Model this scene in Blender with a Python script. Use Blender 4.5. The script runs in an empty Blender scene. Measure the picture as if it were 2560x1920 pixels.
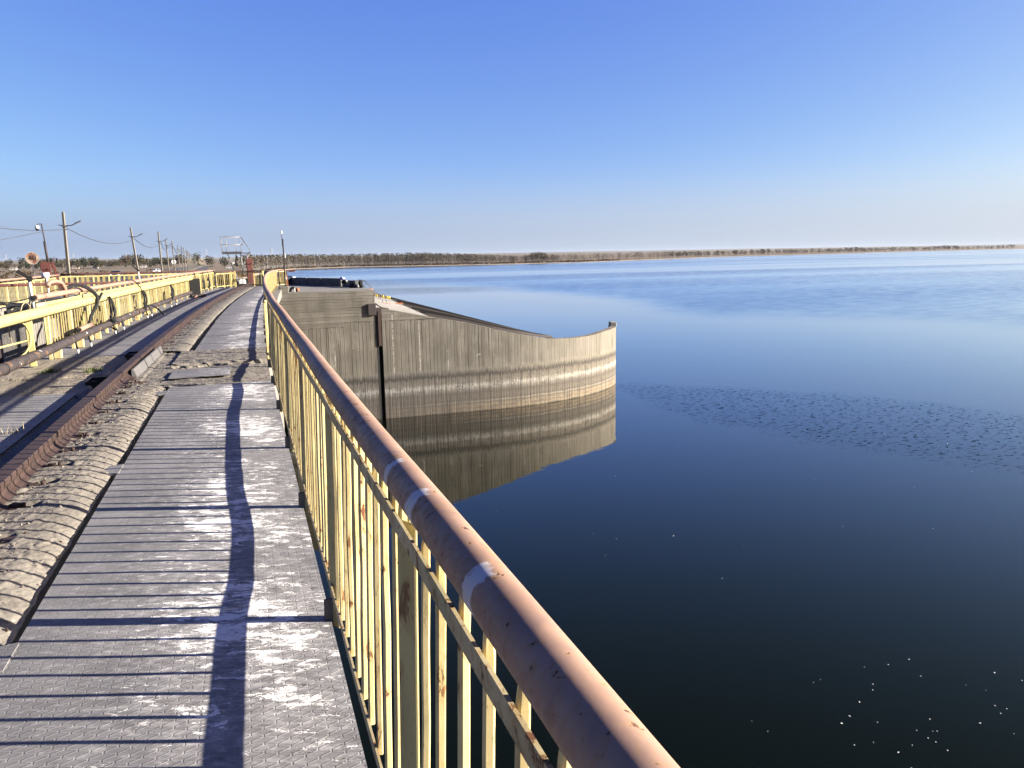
import bpy, bmesh, math, random
from mathutils import Vector, Matrix, noise
R = math.radians
rnd = random.Random(7)
SC = bpy.context.scene
COL = SC.collection

# ------------------------------------------------------------------ helpers
def curve_off(y):                       # the dam bends gently to the right
    return 0.00096 * max(0.0, y - 8.0) ** 2
def on(x, y, z=0.0):                    # lateral position on the dam -> world
    return Vector((x + curve_off(y), y, z))
def tag(o, label=None, cat=None, group=None, kind=None):
    if label: o['label'] = label
    if cat: o['category'] = cat
    if group: o['group'] = group
    if kind: o['kind'] = kind
    return o
def empty(name, loc, label=None, cat=None, group=None, kind=None, rz=0.0):
    o = bpy.data.objects.new(name, None); COL.objects.link(o)
    o.location = loc; o.rotation_euler = (0, 0, rz); o.empty_display_size = .2
    return tag(o, label, cat, group, kind)

class MB:
    def __init__(s): s.v = []; s.f = []; s.m = []; s.sm = []; s.uv = None
    def face(s, idx, mi=0, sm=False): s.f.append(idx); s.m.append(mi); s.sm.append(sm)
    def quad(s, a, b, c, d, mi=0):
        n = len(s.v); s.v += [Vector(p) for p in (a, b, c, d)]; s.face((n, n+1, n+2, n+3), mi)
    def tri(s, a, b, c, mi=0):
        n = len(s.v); s.v += [Vector(p) for p in (a, b, c)]; s.face((n, n+1, n+2), mi)
    def hexa(s, p, mi=0):               # 8 points: bottom ring, top ring
        n = len(s.v); s.v += [Vector(q) for q in p]
        for f in ((3,2,1,0),(4,5,6,7),(0,1,5,4),(1,2,6,5),(2,3,7,6),(3,0,4,7)):
            s.face(tuple(n+i for i in f), mi)
    def box(s, c, d, rz=0.0, mi=0, ry=0.0, rx=0.0):
        M = Matrix.Rotation(rz, 3, 'Z') @ Matrix.Rotation(ry, 3, 'Y') @ Matrix.Rotation(rx, 3, 'X')
        c = Vector(c); h = [x/2 for x in d]
        s.hexa([c + M @ Vector((sx*h[0], sy*h[1], sz*h[2])) for sz in (-1,1) for sx, sy in ((-1,-1),(1,-1),(1,1),(-1,1))], mi)
    def bbox(s, c, d, b=.01, rz=0.0, mi=0):     # box with chamfered vertical and top edges
        M = Matrix.Rotation(rz, 3, 'Z'); c = Vector(c); hx, hy, hz = [x/2 for x in d]
        def ring(ix, z):
            x, y = hx-ix, hy-ix
            return [c + M @ Vector(p) for p in ((-x+b,-y,z),(x-b,-y,z),(x,-y+b,z),(x,y-b,z),(x-b,y,z),(-x+b,y,z),(-x,y-b,z),(-x,-y+b,z))]
        s.loft([ring(0,-hz), ring(0,hz-b), ring(b,hz)], True, mi, False)
    def loft(s, rings, cap=True, mi=0, sm=True):
        n = len(s.v); k = len(rings[0])
        for r in rings: s.v += [Vector(p) for p in r]
        for i in range(len(rings)-1):
            for j in range(k):
                a = n+i*k+j; b = n+i*k+(j+1) % k
                s.face((a, b, b+k, a+k), mi, sm)
        if cap:
            s.face(tuple(n+j for j in reversed(range(k))), mi)
            s.face(tuple(n+(len(rings)-1)*k+j for j in range(k)), mi)
    def tube(s, pts, r, n=8, mi=0, cap=True, sm=True, rs=None, twist=0.0):
        pts = [Vector(p) for p in pts]; rings = []
        up = Vector((0,0,1))
        for i, p in enumerate(pts):
            t = (pts[min(i+1, len(pts)-1)] - pts[max(i-1, 0)]).normalized()
            if i == 0:
                u = t.cross(up)
                if u.length < .05: u = t.cross(Vector((0,1,0)))
                u.normalize()
            else:
                u = (u - t*u.dot(t)).normalized()
            w = t.cross(u); rr = rs[i] if rs else r
            rings.append([p + u*(rr*math.cos(2*math.pi*j/n+twist)) + w*(rr*math.sin(2*math.pi*j/n+twist)) for j in range(n)])
        s.loft(rings, cap, mi, sm)
    def bar(s, pts, w, h, side=None, mi=0):     # flat bar swept on pts; w across, h tall (z)
        pts = [Vector(p) for p in pts]; rings = []
        for i, p in enumerate(pts):
            t = (pts[min(i+1, len(pts)-1)] - pts[max(i-1, 0)]); t.z = 0; t.normalize()
            u = Vector((t.y, -t.x, 0)); z = Vector((0,0,1))
            rings.append([p-u*w/2-z*h/2, p+u*w/2-z*h/2, p+u*w/2+z*h/2, p-u*w/2+z*h/2])
        s.loft(rings, True, mi, False)
    def prism(s, poly, z0, z1, mi=0):
        n = len(s.v); k = len(poly)
        s.v += [Vector((x, y, z0)) for x, y in poly] + [Vector((x, y, z1)) for x, y in poly]
        s.face(tuple(n+i for i in reversed(range(k))), mi); s.face(tuple(n+k+i for i in range(k)), mi)
        for i in range(k):
            j = (i+1) % k; s.face((n+i, n+j, n+k+j, n+k+i), mi)
    def sweep(s, prof, pts, mi=0, cap=True, sm=False):  # profile (x,z) along dam stations y
        s.loft([[on(x, y, z) for x, z in prof] for y in pts], cap, mi, sm)
    def grid(s, fn, nu, nv, mi=0, sm=True):
        n = len(s.v)
        for i in range(nu+1):
            for j in range(nv+1): s.v.append(Vector(fn(i/nu, j/nv)))
        for i in range(nu):
            for j in range(nv):
                a = n+i*(nv+1)+j; s.face((a, a+nv+1, a+nv+2, a+1), mi, sm)
    def build(s, name, mats, parent=None, uv=None, world=False):
        if not isinstance(mats, (list, tuple)): mats = [mats]
        org = Vector((0,0,0))
        if parent is not None and not world:
            p = parent
            while p is not None: org = org + p.location; p = p.parent
        me = bpy.data.meshes.new(name)
        me.from_pydata([v-org for v in s.v], [], s.f)
        for m in mats: me.materials.append(m)
        me.polygons.foreach_set('material_index', s.m)
        me.polygons.foreach_set('use_smooth', s.sm)
        if uv:
            L = me.uv_layers.new(name='UVMap')
            for lp in me.loops: L.data[lp.index].uv = uv(s.v[lp.vertex_index])
        me.update()
        o = bpy.data.objects.new(name, me); COL.objects.link(o)
        if parent is not None: o.parent = parent
        return o

# ------------------------------------------------------------------ materials
class T:
    k = .42                             # common paint and stone brightness
    def __init__(s, name, rough=.7, metal=0.0, spec=.4):
        s.mat = bpy.data.materials.new(name); s.mat.use_nodes = True
        s.nt = s.mat.node_tree; s.N = s.nt.nodes; s.b = s.N['Principled BSDF']
        s.set('Roughness', rough); s.set('Metallic', metal); s.set('Specular IOR Level', spec)
        s._tc = None
    def lk(s, a, b): s.nt.links.new(a, b)
    def set(s, k, v):
        i = s.b.inputs[k]
        if k == 'Base Color' and s.k != 1.0:
            if hasattr(v, 'is_linked'): v = s.mix(1.0, v, (s.k, s.k, s.k), 'MULTIPLY')
            else: v = tuple(c*s.k for c in v)
        if hasattr(v, 'links') or hasattr(v, 'is_linked'): s.lk(v, i)
        elif k in ('Base Color',): i.default_value = (*v, 1)
        else: i.default_value = v
    def inp(s, sock, v):
        if hasattr(v, 'is_linked'): s.lk(v, sock)
        elif isinstance(v, (tuple, list)):
            sock.default_value = (*v, 1) if len(sock.default_value) == 4 and len(v) == 3 else v
        else: sock.default_value = v
    def coord(s, kind='Object'):
        if s._tc is None: s._tc = s.N.new('ShaderNodeTexCoord')
        return s._tc.outputs[kind]
    def pos(s):
        return s.N.new('ShaderNodeNewGeometry').outputs['Position']
    def mp(s, v, scale=(1,1,1), loc=(0,0,0), rot=(0,0,0)):
        n = s.N.new('ShaderNodeMapping'); s.lk(v, n.inputs[0])
        n.inputs['Scale'].default_value = scale; n.inputs['Location'].default_value = loc; n.inputs['Rotation'].default_value = rot
        return n.outputs[0]
    def noise(s, v, scale, detail=4, rough=.55, dist=0.0, out=0):
        n = s.N.new('ShaderNodeTexNoise'); s.lk(v, n.inputs['Vector']); n.inputs['Scale'].default_value = scale
        n.inputs['Detail'].default_value = detail; n.inputs['Roughness'].default_value = rough; n.inputs['Distortion'].default_value = dist
        return n.outputs[out]
    def vor(s, v, scale, feat='F1', out='Distance', rand=1.0):
        n = s.N.new('ShaderNodeTexVoronoi'); s.lk(v, n.inputs['Vector']); n.inputs['Scale'].default_value = scale; n.feature = feat
        n.inputs['Randomness'].default_value = rand
        return n.outputs[out]
    def math(s, op, a, b=0.0, c=0.0, clamp=False):
        n = s.N.new('ShaderNodeMath'); n.operation = op; n.use_clamp = clamp
        s.inp(n.inputs[0], a); s.inp(n.inputs[1], b); s.inp(n.inputs[2], c); return n.outputs[0]
    def step(s, v, lo, hi, a=0.0, b=1.0):
        n = s.N.new('ShaderNodeMapRange'); n.interpolation_type = 'SMOOTHSTEP'
        s.inp(n.inputs[0], v); n.inputs[1].default_value = lo; n.inputs[2].default_value = hi
        n.inputs[3].default_value = a; n.inputs[4].default_value = b; return n.outputs[0]
    def ramp(s, v, stops, mode='LINEAR'):
        n = s.N.new('ShaderNodeValToRGB'); s.lk(v, n.inputs[0]); e = n.color_ramp.elements; n.color_ramp.interpolation = mode
        while len(e) < len(stops): e.new(.5)
        for i, (p, c) in enumerate(stops): e[i].position = p; e[i].color = (*c, 1) if len(c) == 3 else c
        return n.outputs[0]
    def mix(s, f, a, b, mode='MIX'):
        n = s.N.new('ShaderNodeMix'); n.data_type = 'RGBA'; n.blend_type = mode
        s.inp(n.inputs[0], f); s.inp(n.inputs[6], a); s.inp(n.inputs[7], b); return n.outputs[2]
    def sep(s, v):
        n = s.N.new('ShaderNodeSeparateXYZ'); s.lk(v, n.inputs[0]); return n.outputs
    def bump(s, h, strength=.4, dist=.02):
        n = s.N.new('ShaderNodeBump'); s.lk(h, n.inputs['Height']); n.inputs['Strength'].default_value = strength; n.inputs['Distance'].default_value = dist
        s.lk(n.outputs[0], s.b.inputs['Normal']); return n
def simple(name, c, rough=.6, metal=0.0, var=.25, scale=6.0, bump=.15, bd=.005, spec=.35):
    t = T(name, rough, metal, spec); v = t.coord()
    n = t.noise(v, scale, 5, .6)
    t.set('Base Color', t.mix(n, tuple(x*(1-var) for x in c), tuple(min(1, x*(1+var)) for x in c)))
    if bump: t.bump(t.noise(v, scale*5, 3), bump, bd)
    return t.mat

def m_paint(name, c, c2, chip=.62, rust=(.12,.045,.02), sc=18.0, white=0.0, streak=.35, spl=(), mott=0.0):
    t = T(name, .65, 0, .16); t.k = .50; v = t.pos()
    vz = t.mp(v, (1, 1, streak))
    base = t.mix(t.step(t.noise(vz, 6, 4), .35, .7), c, c2)
    base = t.mix(t.math('MULTIPLY', t.step(t.noise(t.mp(v, (1,1,.12)), 14, 3), .5, .75), .55), base, (c[0]*.62, c[1]*.66, c[2]*.75))
    big = t.step(t.noise(v, 1.7, 3), .38, .62, -.03, .035)
    n1 = t.math('ADD', t.noise(vz, sc, 6, .62, .6), big)
    ch = t.step(n1, chip, chip+.025)
    soft = t.step(n1, chip-.10, chip+.01, 0, .45)
    base = t.mix(soft, base, (.36, .20, .075))
    base = t.mix(ch, base, t.mix(t.noise(v, 60, 2), rust, tuple(x*2.2 for x in rust)))
    if white:
        w = t.step(t.noise(t.mp(v, (1,1,1), (3,7,1)), 7, 4, .5), 1-white, 1-white+.02)
        base = t.mix(w, base, (.75, .74, .72))
    if mott:
        base = t.mix(t.math('MULTIPLY', t.step(t.noise(vz, 11, 6, .7, .8), .45, .62), mott), base, (.36,.24,.09))
        base = t.mix(t.math('MULTIPLY', t.step(t.noise(t.mp(v, (1,1,.3), (7,2,0)), 5, 5, .65), .52, .68), mott*.7), base, (.34,.38,.20))
        base = t.mix(t.math('MULTIPLY', t.step(t.noise(t.mp(v, (1,1,.25), (2,8,0)), 75, 4, .7, .5), .60, .66), mott*1.3), base, (.10,.065,.035))
    if spl:
        sv = t.sep(v); wob = t.math('MULTIPLY', t.math('SUBTRACT', t.noise(v, 30, 4, .6), .5), .06)
        for y0, wd in spl:
            k = t.step(t.math('ABSOLUTE', t.math('ADD', t.math('SUBTRACT', sv[1], y0), wob)), wd, wd*.7)
            k = t.math('MULTIPLY', k, t.step(t.math('ADD', sv[0], t.math('MULTIPLY', wob, .8)), .332, .318))
            base = t.mix(t.math('MULTIPLY', k, .85), base, (.62,.60,.60))
    t.set('Base Color', base); t.set('Roughness', t.step(n1, .3, .75, .45, .85))
    h = t.math('SUBTRACT', t.math('MULTIPLY', t.noise(vz, 45, 3), .25), ch)
    t.bump(h, .55, .002)
    return t.mat

M = {}
M['yellow'] = m_paint('yellow_paint', (.70,.57,.28), (.60,.48,.23), .625, mott=.36)
M['yellow_clean'] = m_paint('yellow_pipe_paint', (.50,.415,.175), (.44,.36,.145), .70)
M['yellow_rusty'] = m_paint('rusty_yellow_paint', (.50,.42,.25), (.40,.32,.18), .60, (.10,.042,.022), 26, 0, 1.0, mott=.45)
M['post_dirty'] = m_paint('dirty_post_paint', (.58,.48,.22), (.47,.39,.18), .63, mott=.3)
M['pink'] = m_paint('pink_primer', (.36,.225,.16), (.29,.175,.125), .655, (.05,.02,.018), 44, 0, 1.0, spl=((1.76,.020),(1.50,.032),(1.07,.030)))
M['pink_far'] = m_paint('pink_primer_far', (.38,.225,.165), (.32,.18,.135), .68, (.07,.03,.03), 30, 0, 1.0)
M['brownred'] = m_paint('brown_red_paint', (.095,.036,.028), (.07,.026,.022), .66, (.05,.02,.015), 8, 0, .5)
M['column_red'] = m_paint('column_red_paint', (.125,.044,.037), (.10,.035,.03), .68, (.07,.03,.02), 6, 0, .5)
M['galv'] = simple('galvanised_steel', (.22,.22,.22), .6, .2, .15, 9)
M['dark_pipe'] = m_paint('dark_pipe_paint', (.060,.048,.046), (.040,.033,.032), .66, (.10,.04,.025), 5, .30, 1.0)
M['black'] = simple('black_rubber', (.014,.014,.015), .8, 0, .3, 8, spec=.1)
M['black_cable'] = simple('black_cable', (.018,.018,.02), .7, 0, .4, 20, spec=.12)
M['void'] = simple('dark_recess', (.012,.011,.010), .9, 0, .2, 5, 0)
M['white_paint'] = simple('white_paint', (.78,.78,.76), .45, 0, .08, 12)
M['glass_dark'] = simple('dark_glass', (.02,.025,.03), .08, 0, .1, 5, 0, spec=.6)
M['car_dark'] = simple('dark_car_paint', (.05,.056,.06), .2, .4, .1, 5, 0, spec=.6)
M['car_white'] = simple('white_car_paint', (.75,.76,.78), .3, 0, .05, 5, 0, spec=.5)
M['headlight'] = simple('headlight_glass', (.95,.95,.95), .2, .0, .05, 5, 0, spec=.6)
M['rag'] = simple('orange_rag', (.45,.14,.06), .9, 0, .4, 15)
M['blue_bag'] = simple('blue_white_bag', (.32,.36,.70), .6, 0, .5, 10)
M['dark_cloth'] = simple('dark_cloth', (.022,.022,.028), .9, 0, .6, 9, spec=.1)
M['float_yellow'] = simple('yellow_float', (.72,.55,.02), .45, 0, .2, 8)
M['float_dark'] = simple('dark_float', (.20,.12,.012), .6, 0, .4, 8)
M['box_brown'] = simple('brown_steel', (.030,.016,.016), .7, 0, .35, 8)
M['pole_conc'] = simple('pole_concrete', (.21,.185,.15), .85, 0, .2, 3)
M['lamp_grey'] = simple('lamp_metal', (.10,.10,.11), .5, .3, .1, 5, 0)
M['roof'] = simple('house_roof', (.17,.13,.12), .9, 0, .3, 1, 0)
M['wall_pale'] = simple('house_wall', (.55,.45,.38), .9, 0, .1, 1, 0)
M['wall_white'] = simple('house_wall_white', (.65,.65,.62), .9, 0, .1, 1, 0)
M['asphalt'] = simple('asphalt', (.055,.053,.055), .9, 0, .2, 2)
M['revet'] = simple('dark_revetment', (.016,.018,.024), .9, 0, .3, .3)
M['sand'] = simple('sand', (.45,.37,.27), .95, 0, .15, .05)
M['pylon'] = simple('pylon_steel', (.35,.37,.40), .6, 0, .1, 1, 0)

def m_rust(name, c=(.135,.062,.042), rough=.7):
    t = T(name, rough, .1, .3); v = t.pos()
    n = t.noise(v, 9, 6, .65); n2 = t.noise(v, 70, 3)
    col = t.mix(t.step(n, .3, .7), tuple(x*.6 for x in c), tuple(x*1.5 for x in c))
    col = t.mix(t.math('MULTIPLY', t.step(n2, .45, .75), .4), col, (c[0]*2.2, c[1]*1.9, c[2]*1.8))
    w = t.step(t.noise(t.mp(v, (1, .6, 1)), 5, 3), .72, .735)
    col = t.mix(w, col, (.62,.58,.55))
    t.set('Base Color', col); t.bump(t.math('ADD', n2, n), .35, .004); return t.mat
M['rust'] = m_rust('rust')
M['rail'] = m_rust('rail_steel', (.046,.0255,.0205), .7)
M['rust_dark'] = m_rust('dark_rust', (.045,.024,.019), .8)

def m_plate(name, tone=1.0, guano=1.0):
    t = T(name, .75, .0, .18); t.k = .60; uv = t.coord('UV'); s = t.sep(uv); x, y = s[0], s[1]
    # lozenge tread: dashes of two directions in a checkerboard
    cw, ch = .042, .023
    u = t.math('DIVIDE', x, cw); w = t.math('DIVIDE', y, ch)
    fu = t.math('SUBTRACT', t.math('FRACT', u), .5); fw = t.math('SUBTRACT', t.math('FRACT', w), .5)
    par = t.math('MODULO', t.math('ABSOLUTE', t.math('ADD', t.math('FLOOR', u), t.math('FLOOR', w))), 2.0)
    sg = t.math('SUBTRACT', t.math('MULTIPLY', par, 2.0), 1.0)
    d = t.math('ABSOLUTE', t.math('SUBTRACT', fw, t.math('MULTIPLY', t.math('MULTIPLY', fu, sg), .8)))
    dash = t.math('MULTIPLY', t.step(d, .22, .10), t.step(t.math('ABSOLUTE', fu), .47, .40))
    n = t.noise(uv, 2.2, 5, .6); nf = t.noise(uv, 60, 3, .6)
    base = t.mix(t.step(n, .3, .72), (.132*tone,.128*tone,.126*tone), (.205*tone,.196*tone,.192*tone))
    base = t.mix(t.math('MULTIPLY', dash, .13), base, (.40,.39,.38))
    base = t.mix(t.math('MULTIPLY', t.step(nf, .5, .8), .35), base, (.10,.095,.09))
    # bird droppings, thickest under the strip the birds sit over
    cx = t.math('SUBTRACT', x, 10.0)
    band = t.math('ADD', t.step(cx, -1.0, -.20, 0, 1), 0.0)
    band = t.math('MULTIPLY', band, t.step(cx, .28, .0, .62, 1))
    band = t.math('MULTIPLY', band, t.step(t.noise(uv, .9, 3), .3, .62, .35, 1.0))
    ro = t.mp(uv, rot=(0,0,R(18.9))); st = t.mp(ro, (.50, 1.1, 1))
    g1 = t.math('ADD', t.noise(st, 14, 9, .78, .3), t.math('MULTIPLY', band, .205*guano))
    g2 = t.math('ADD', t.noise(t.mp(ro, (.55,1.1,1), (5,3,0)), 4.2, 9, .70, .5), t.math('MULTIPLY', band, .15*guano))
    film = t.math('MULTIPLY', t.step(t.math('ADD', t.noise(st, 26, 6, .7), t.math('MULTIPLY', band, .16*guano)), .52, .74), .7)
    base = t.mix(t.math('MULTIPLY', film, .75), base, (.46,.44,.42))
    splat = t.math('MAXIMUM', t.step(g1, .685, .735), t.step(g2, .705, .725))
    base = t.mix(t.math('MULTIPLY', splat, .9), base, (.82,.79,.75))
    mot = t.math('MULTIPLY', t.step(t.noise(t.mp(ro, (.6,1.1,1), (3,3,0)), 9, 8, .75), .46, .66), .42)
    base = t.mix(mot, base, (.085,.078,.074))
    dirt = t.math('MULTIPLY', t.step(t.noise(t.mp(ro, (.6,1.2,1), (1,9,0)), 26, 7, .74), .565, .66), t.step(cx, -.45, .0, .10, .9))
    base = t.mix(dirt, base, (.052,.042,.036))
    sp = t.step(t.vor(uv, 5.5), .055, .035)
    base = t.mix(t.math('MULTIPLY', sp, t.step(t.noise(uv, 7, 2), .5, .6)), base, (.03,.025,.02))
    t.set('Base Color', base); t.set('Roughness', t.step(splat, 0, 1, .7, .9))
    h = t.math('ADD', t.math('MULTIPLY', dash, 1.0), t.math('MULTIPLY', nf, .35)); h = t.math('ADD', h, t.math('MULTIPLY', splat, .4))
    t.bump(h, .45, .0028)
    return t.mat
M['plate'] = m_plate('tread_plate')
M['plate_left'] = m_plate('tread_plate_left', 1.12, .12)
M['plate_edge'] = simple('plate_edge', (.13,.12,.115), .7, .2, .3, 12)

def m_conc(name, a, b, dark, sc=3.0, bd=.012, speck=1.0):
    t = T(name, .92, 0, .2); v = t.pos()
    n = t.noise(v, sc, 7, .65); n2 = t.noise(v, sc*9, 5, .7); vo = t.vor(v, 26)
    c = t.mix(t.step(n, .3, .7), a, b)
    c = t.mix(t.math('MULTIPLY', t.step(n2, .52, .72), .55*speck), c, dark)
    c = t.mix(t.math('MULTIPLY', t.step(vo, .22, .10), .35*speck), c, tuple(min(1, x*1.5) for x in b))
    c = t.mix(t.step(t.noise(v, 17, 4, .7), .70, .74), c, (.045,.037,.03))
    c = t.mix(t.math('MULTIPLY', t.step(t.noise(t.mp(v, (1,1,1), (4,4,4)), 5, 5, .7), .66, .70), .5), c, (.74,.68,.56))
    t.set('Base Color', c)
    t.bump(t.math('ADD', t.math('MULTIPLY', n2, .7), t.math('MULTIPLY', vo, .5)), .75, bd); return t.mat
M['mound'] = m_conc('weathered_bed_concrete', (.205,.18,.148), (.275,.245,.205), (.075,.063,.05), 3.0, .012, 1.3)
M['conc_left'] = m_conc('worn_deck_concrete', (.26,.22,.165), (.34,.29,.22), (.11,.09,.07), 2.2, .015)
M['conc_dark'] = m_conc('dam_concrete', (.20,.185,.165), (.28,.26,.23), (.09,.085,.075), .7, .01)
M['conc_grey'] = m_conc('parapet_concrete', (.13,.13,.13), (.18,.175,.17), (.07,.07,.07), 1.2, .01, .6)
M['conc_plat'] = m_conc('platform_concrete', (.22,.205,.185), (.29,.27,.245), (.12,.11,.10), .8, .01, .5)
M['conc_slab'] = m_conc('pale_slab_concrete', (.30,.285,.25), (.38,.36,.33), (.18,.165,.145), .9, .01, .6)

def m_pier():
    # uv.x = metres along the wall, uv.y = height in metres + 20
    t = T('pier_board_marked_concrete', .92, 0, .2); uv = t.coord('UV'); s = t.sep(uv); u = s[0]
    z = t.math('SUBTRACT', s[1], 20.0)
    n = t.noise(uv, .55, 5, .6); nf = t.noise(uv, 9, 5, .7)
    # horizontal boards high on the wall, upright boards below
    hz = t.math('ADD', t.step(u, 5.2, 5.22, -2.28, -2.02), t.math('MULTIPLY', t.noise(uv, .5, 2), .0))
    hz = t.math('SUBTRACT', hz, t.math('MULTIPLY', t.step(u, 10.6, 10.7), 9.0))
    hz = t.math('ADD', hz, t.math('MULTIPLY', t.step(u, 10.6, 10.7), 9.0 ))
    up = t.step(t.math('SUBTRACT', z, hz), -.02, .02)
    bu = t.math('MULTIPLY', u, 4.6); bz = t.math('MULTIPLY', z, 6.0)
    def boards(c, seed):
        wob = t.math('MULTIPLY', t.math('SUBTRACT', t.noise(t.mp(uv, (.7,.7,1), (seed,0,0)), 1.0, 2), .5), .25)
        q = t.math('ADD', c, wob)
        wn = t.N.new('ShaderNodeTexWhiteNoise'); wn.noise_dimensions = '1D'; t.lk(t.math('FLOOR', q), wn.inputs['W'])
        fr = t.math('FRACT', q)
        line = t.step(t.math('MINIMUM', fr, t.math('SUBTRACT', 1.0, fr)), .10, .015)
        return wn.outputs['Value'], line
    vv, vl = boards(bu, 0); hv, hl = boards(bz, 5)
    bu2 = t.math('MULTIPLY', u, 1.43); v2, l2 = boards(bu2, 9)
    val = t.mix(up, vv, hv); 
    vl = t.math('MULTIPLY', vl, t.step(t.noise(t.mp(uv, (3,.22,1)), 1.0, 3), .42, .60, .06, 1.0))
    hl = t.math('MULTIPLY', hl, t.step(t.noise(t.mp(uv, (.55,5,1), (4,0,0)), 1.0, 4, .65), .44, .60, .04, .9))
    lin = t.mix(up, vl, hl)
    base = t.mix(t.step(n, .28, .72), (.150,.138,.118), (.238,.220,.190))
    base = t.mix(t.math('MULTIPLY', val, .72), base, (.105,.093,.075))
    streak = t.noise(t.mp(uv, (6,.16,1)), 1.0, 5, .65)
    base = t.mix(t.math('MULTIPLY', t.math('MULTIPLY', t.step(streak, .42, .72), .55), t.math('SUBTRACT', 1.0, t.math('MULTIPLY', up, .6))), base, (.12,.104,.08))
    base = t.mix(t.math('MULTIPLY', t.step(t.noise(t.mp(uv, (.6,.9,1), (7,1,0)), 1.0, 6, .65), .48, .70), .5), base, (.135,.12,.095))
    base = t.mix(t.math('MULTIPLY', t.step(t.noise(t.mp(uv, (9,.3,1), (3,0,0)), 1.0, 4, .65), .56, .78), .35), base, (.32,.29,.245))
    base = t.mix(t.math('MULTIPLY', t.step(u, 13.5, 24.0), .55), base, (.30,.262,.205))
    big = t.noise(t.mp(uv, (1.1,.35,1), (9,4,0)), 1.0, 5, .6)
    base = t.mix(t.math('MULTIPLY', t.step(big, .50, .68), .55), base, (.095,.086,.07))
    base = t.mix(t.math('MULTIPLY', t.step(big, .44, .30), .45), base, (.29,.268,.23))
    base = t.mix(t.math('MULTIPLY', lin, .80), base, (.035,.029,.023))
    # long dark cracks and white lime runs
    crk = t.math('MULTIPLY', t.step(l2, .25, .9), t.step(v2, .55, .62)); crk = t.math('MULTIPLY', crk, t.math('SUBTRACT', 1.0, up))
    crk = t.math('MULTIPLY', crk, t.step(t.noise(t.mp(uv, (1.5,.3,1), (8,0,0)), 1.0, 2), .42, .5))
    base = t.mix(t.math('MULTIPLY', crk, .75), base, (.035,.03,.025))
    for uu, zt, zb, wd in ((8.05, -1.6, -7.6, .045), (9.62, -2.05, -6.8, .04), (11.35, -3.9, -6.6, .03), (4.65, -3.6, -4.9, .045)):
        a = t.step(t.math('ABSOLUTE', t.math('ADD', t.math('SUBTRACT', u, uu), t.math('MULTIPLY', t.math('SUBTRACT', nf, .5), .16))), wd, wd*.3)
        a = t.math('MULTIPLY', a, t.math('MULTIPLY', t.step(z, zt, zt-.1), t.step(z, zb, zb+.4)))
        a = t.math('MULTIPLY', a, t.step(t.noise(uv, 3.5, 4, .7), .38, .56, .12, .9))
        base = t.mix(a, base, (.46,.43,.38))
    # joint between lifts
    jl = t.step(t.math('ABSOLUTE', t.math('ADD', t.math('SUBTRACT', z, hz), t.math('MULTIPLY', t.math('SUBTRACT', t.noise(uv, 3, 3), .5), .10))), .035, .012)
    jl = t.math('MULTIPLY', jl, t.step(t.noise(uv, 1.7, 2), .42, .5, .25, 1)); jl = t.math('MULTIPLY', jl, t.step(u, 11.4, 11.0))
    base = t.mix(t.math('MULTIPLY', jl, .8), base, (.05,.042,.034))
    lime = t.step(t.noise(t.mp(uv, (1,1.2,1), (2,2,0)), 1.6, 4, .7), .665, .70)
    lime = t.math('MULTIPLY', lime, t.math('MULTIPLY', t.step(z, -2.0, -2.3), t.step(z, -5.2, -4.4, 0, 1)))
    base = t.mix(t.math('MULTIPLY', lime, .5), base, (.60,.55,.46))
    pit = t.step(t.vor(uv, 2.6), .055, .03)
    base = t.mix(pit, base, (.05,.042,.035))
    # water-level staining (bands by height)
    zw = t.math('ADD', z, t.math('MULTIPLY', t.math('SUBTRACT', t.noise(t.mp(uv, (1.2,.8,1)), 1.0, 4), .5), .16))
    zr = t.math('ADD', zw, t.math('MULTIPLY', t.math('SUBTRACT', t.noise(t.mp(uv, (10,.5,1)), 1.0, 4, .75), .5), t.step(z, -7.0, -6.2, .06, .85)))
    fac = t.step(zr, -4.95, -5.35)
    zl = t.math('DIVIDE', t.math('ADD', zr, 8.0), 3.0)
    band = t.ramp(zl, [(0,(.02,.018,.013)),(.045,(.024,.02,.014)),(.07,(.22,.18,.13)),(.11,(.29,.24,.175)),(.13,(.19,.155,.115)),(.16,(.28,.23,.17)),(.205,(.25,.205,.15)),(.225,(.13,.11,.09)),(.262,(.30,.27,.235)),(.285,(.13,.115,.10)),(.36,(.17,.152,.128)),(.45,(.125,.11,.095)),(.53,(.24,.222,.20)),(.60,(.47,.45,.415)),(.66,(.23,.212,.188)),(.76,(.17,.152,.128)),(.815,(.05,.045,.04)),(.86,(.10,.092,.08)),(.95,(.23,.21,.18)),(1.0,(.21,.19,.16))])
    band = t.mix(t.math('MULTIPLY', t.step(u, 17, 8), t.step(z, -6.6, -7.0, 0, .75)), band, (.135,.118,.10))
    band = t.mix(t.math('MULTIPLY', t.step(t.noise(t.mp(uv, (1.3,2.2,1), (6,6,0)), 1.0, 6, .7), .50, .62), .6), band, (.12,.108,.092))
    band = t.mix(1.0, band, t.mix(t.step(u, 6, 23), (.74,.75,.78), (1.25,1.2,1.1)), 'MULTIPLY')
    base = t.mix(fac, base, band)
    vst = t.math('MULTIPLY', t.step(t.noise(t.mp(uv, (13,.22,1)), 1.0, 4, .7), .48, .62), t.step(z, -5.5, -6.0, 0, .78))
    base = t.mix(vst, base, (.06,.05,.04))
    rou = t.math('MULTIPLY', t.step(t.noise(uv, 13, 5, .8), .50, .62), t.step(z, -5.2, -6.0, 0, .7))
    base = t.mix(rou, base, (.07,.06,.05))
    base = t.mix(t.math('MULTIPLY', t.math('MULTIPLY', t.step(l2, .1, .8), t.step(z, -5.3, -5.6)), .5), base, (.05,.042,.035))
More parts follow.
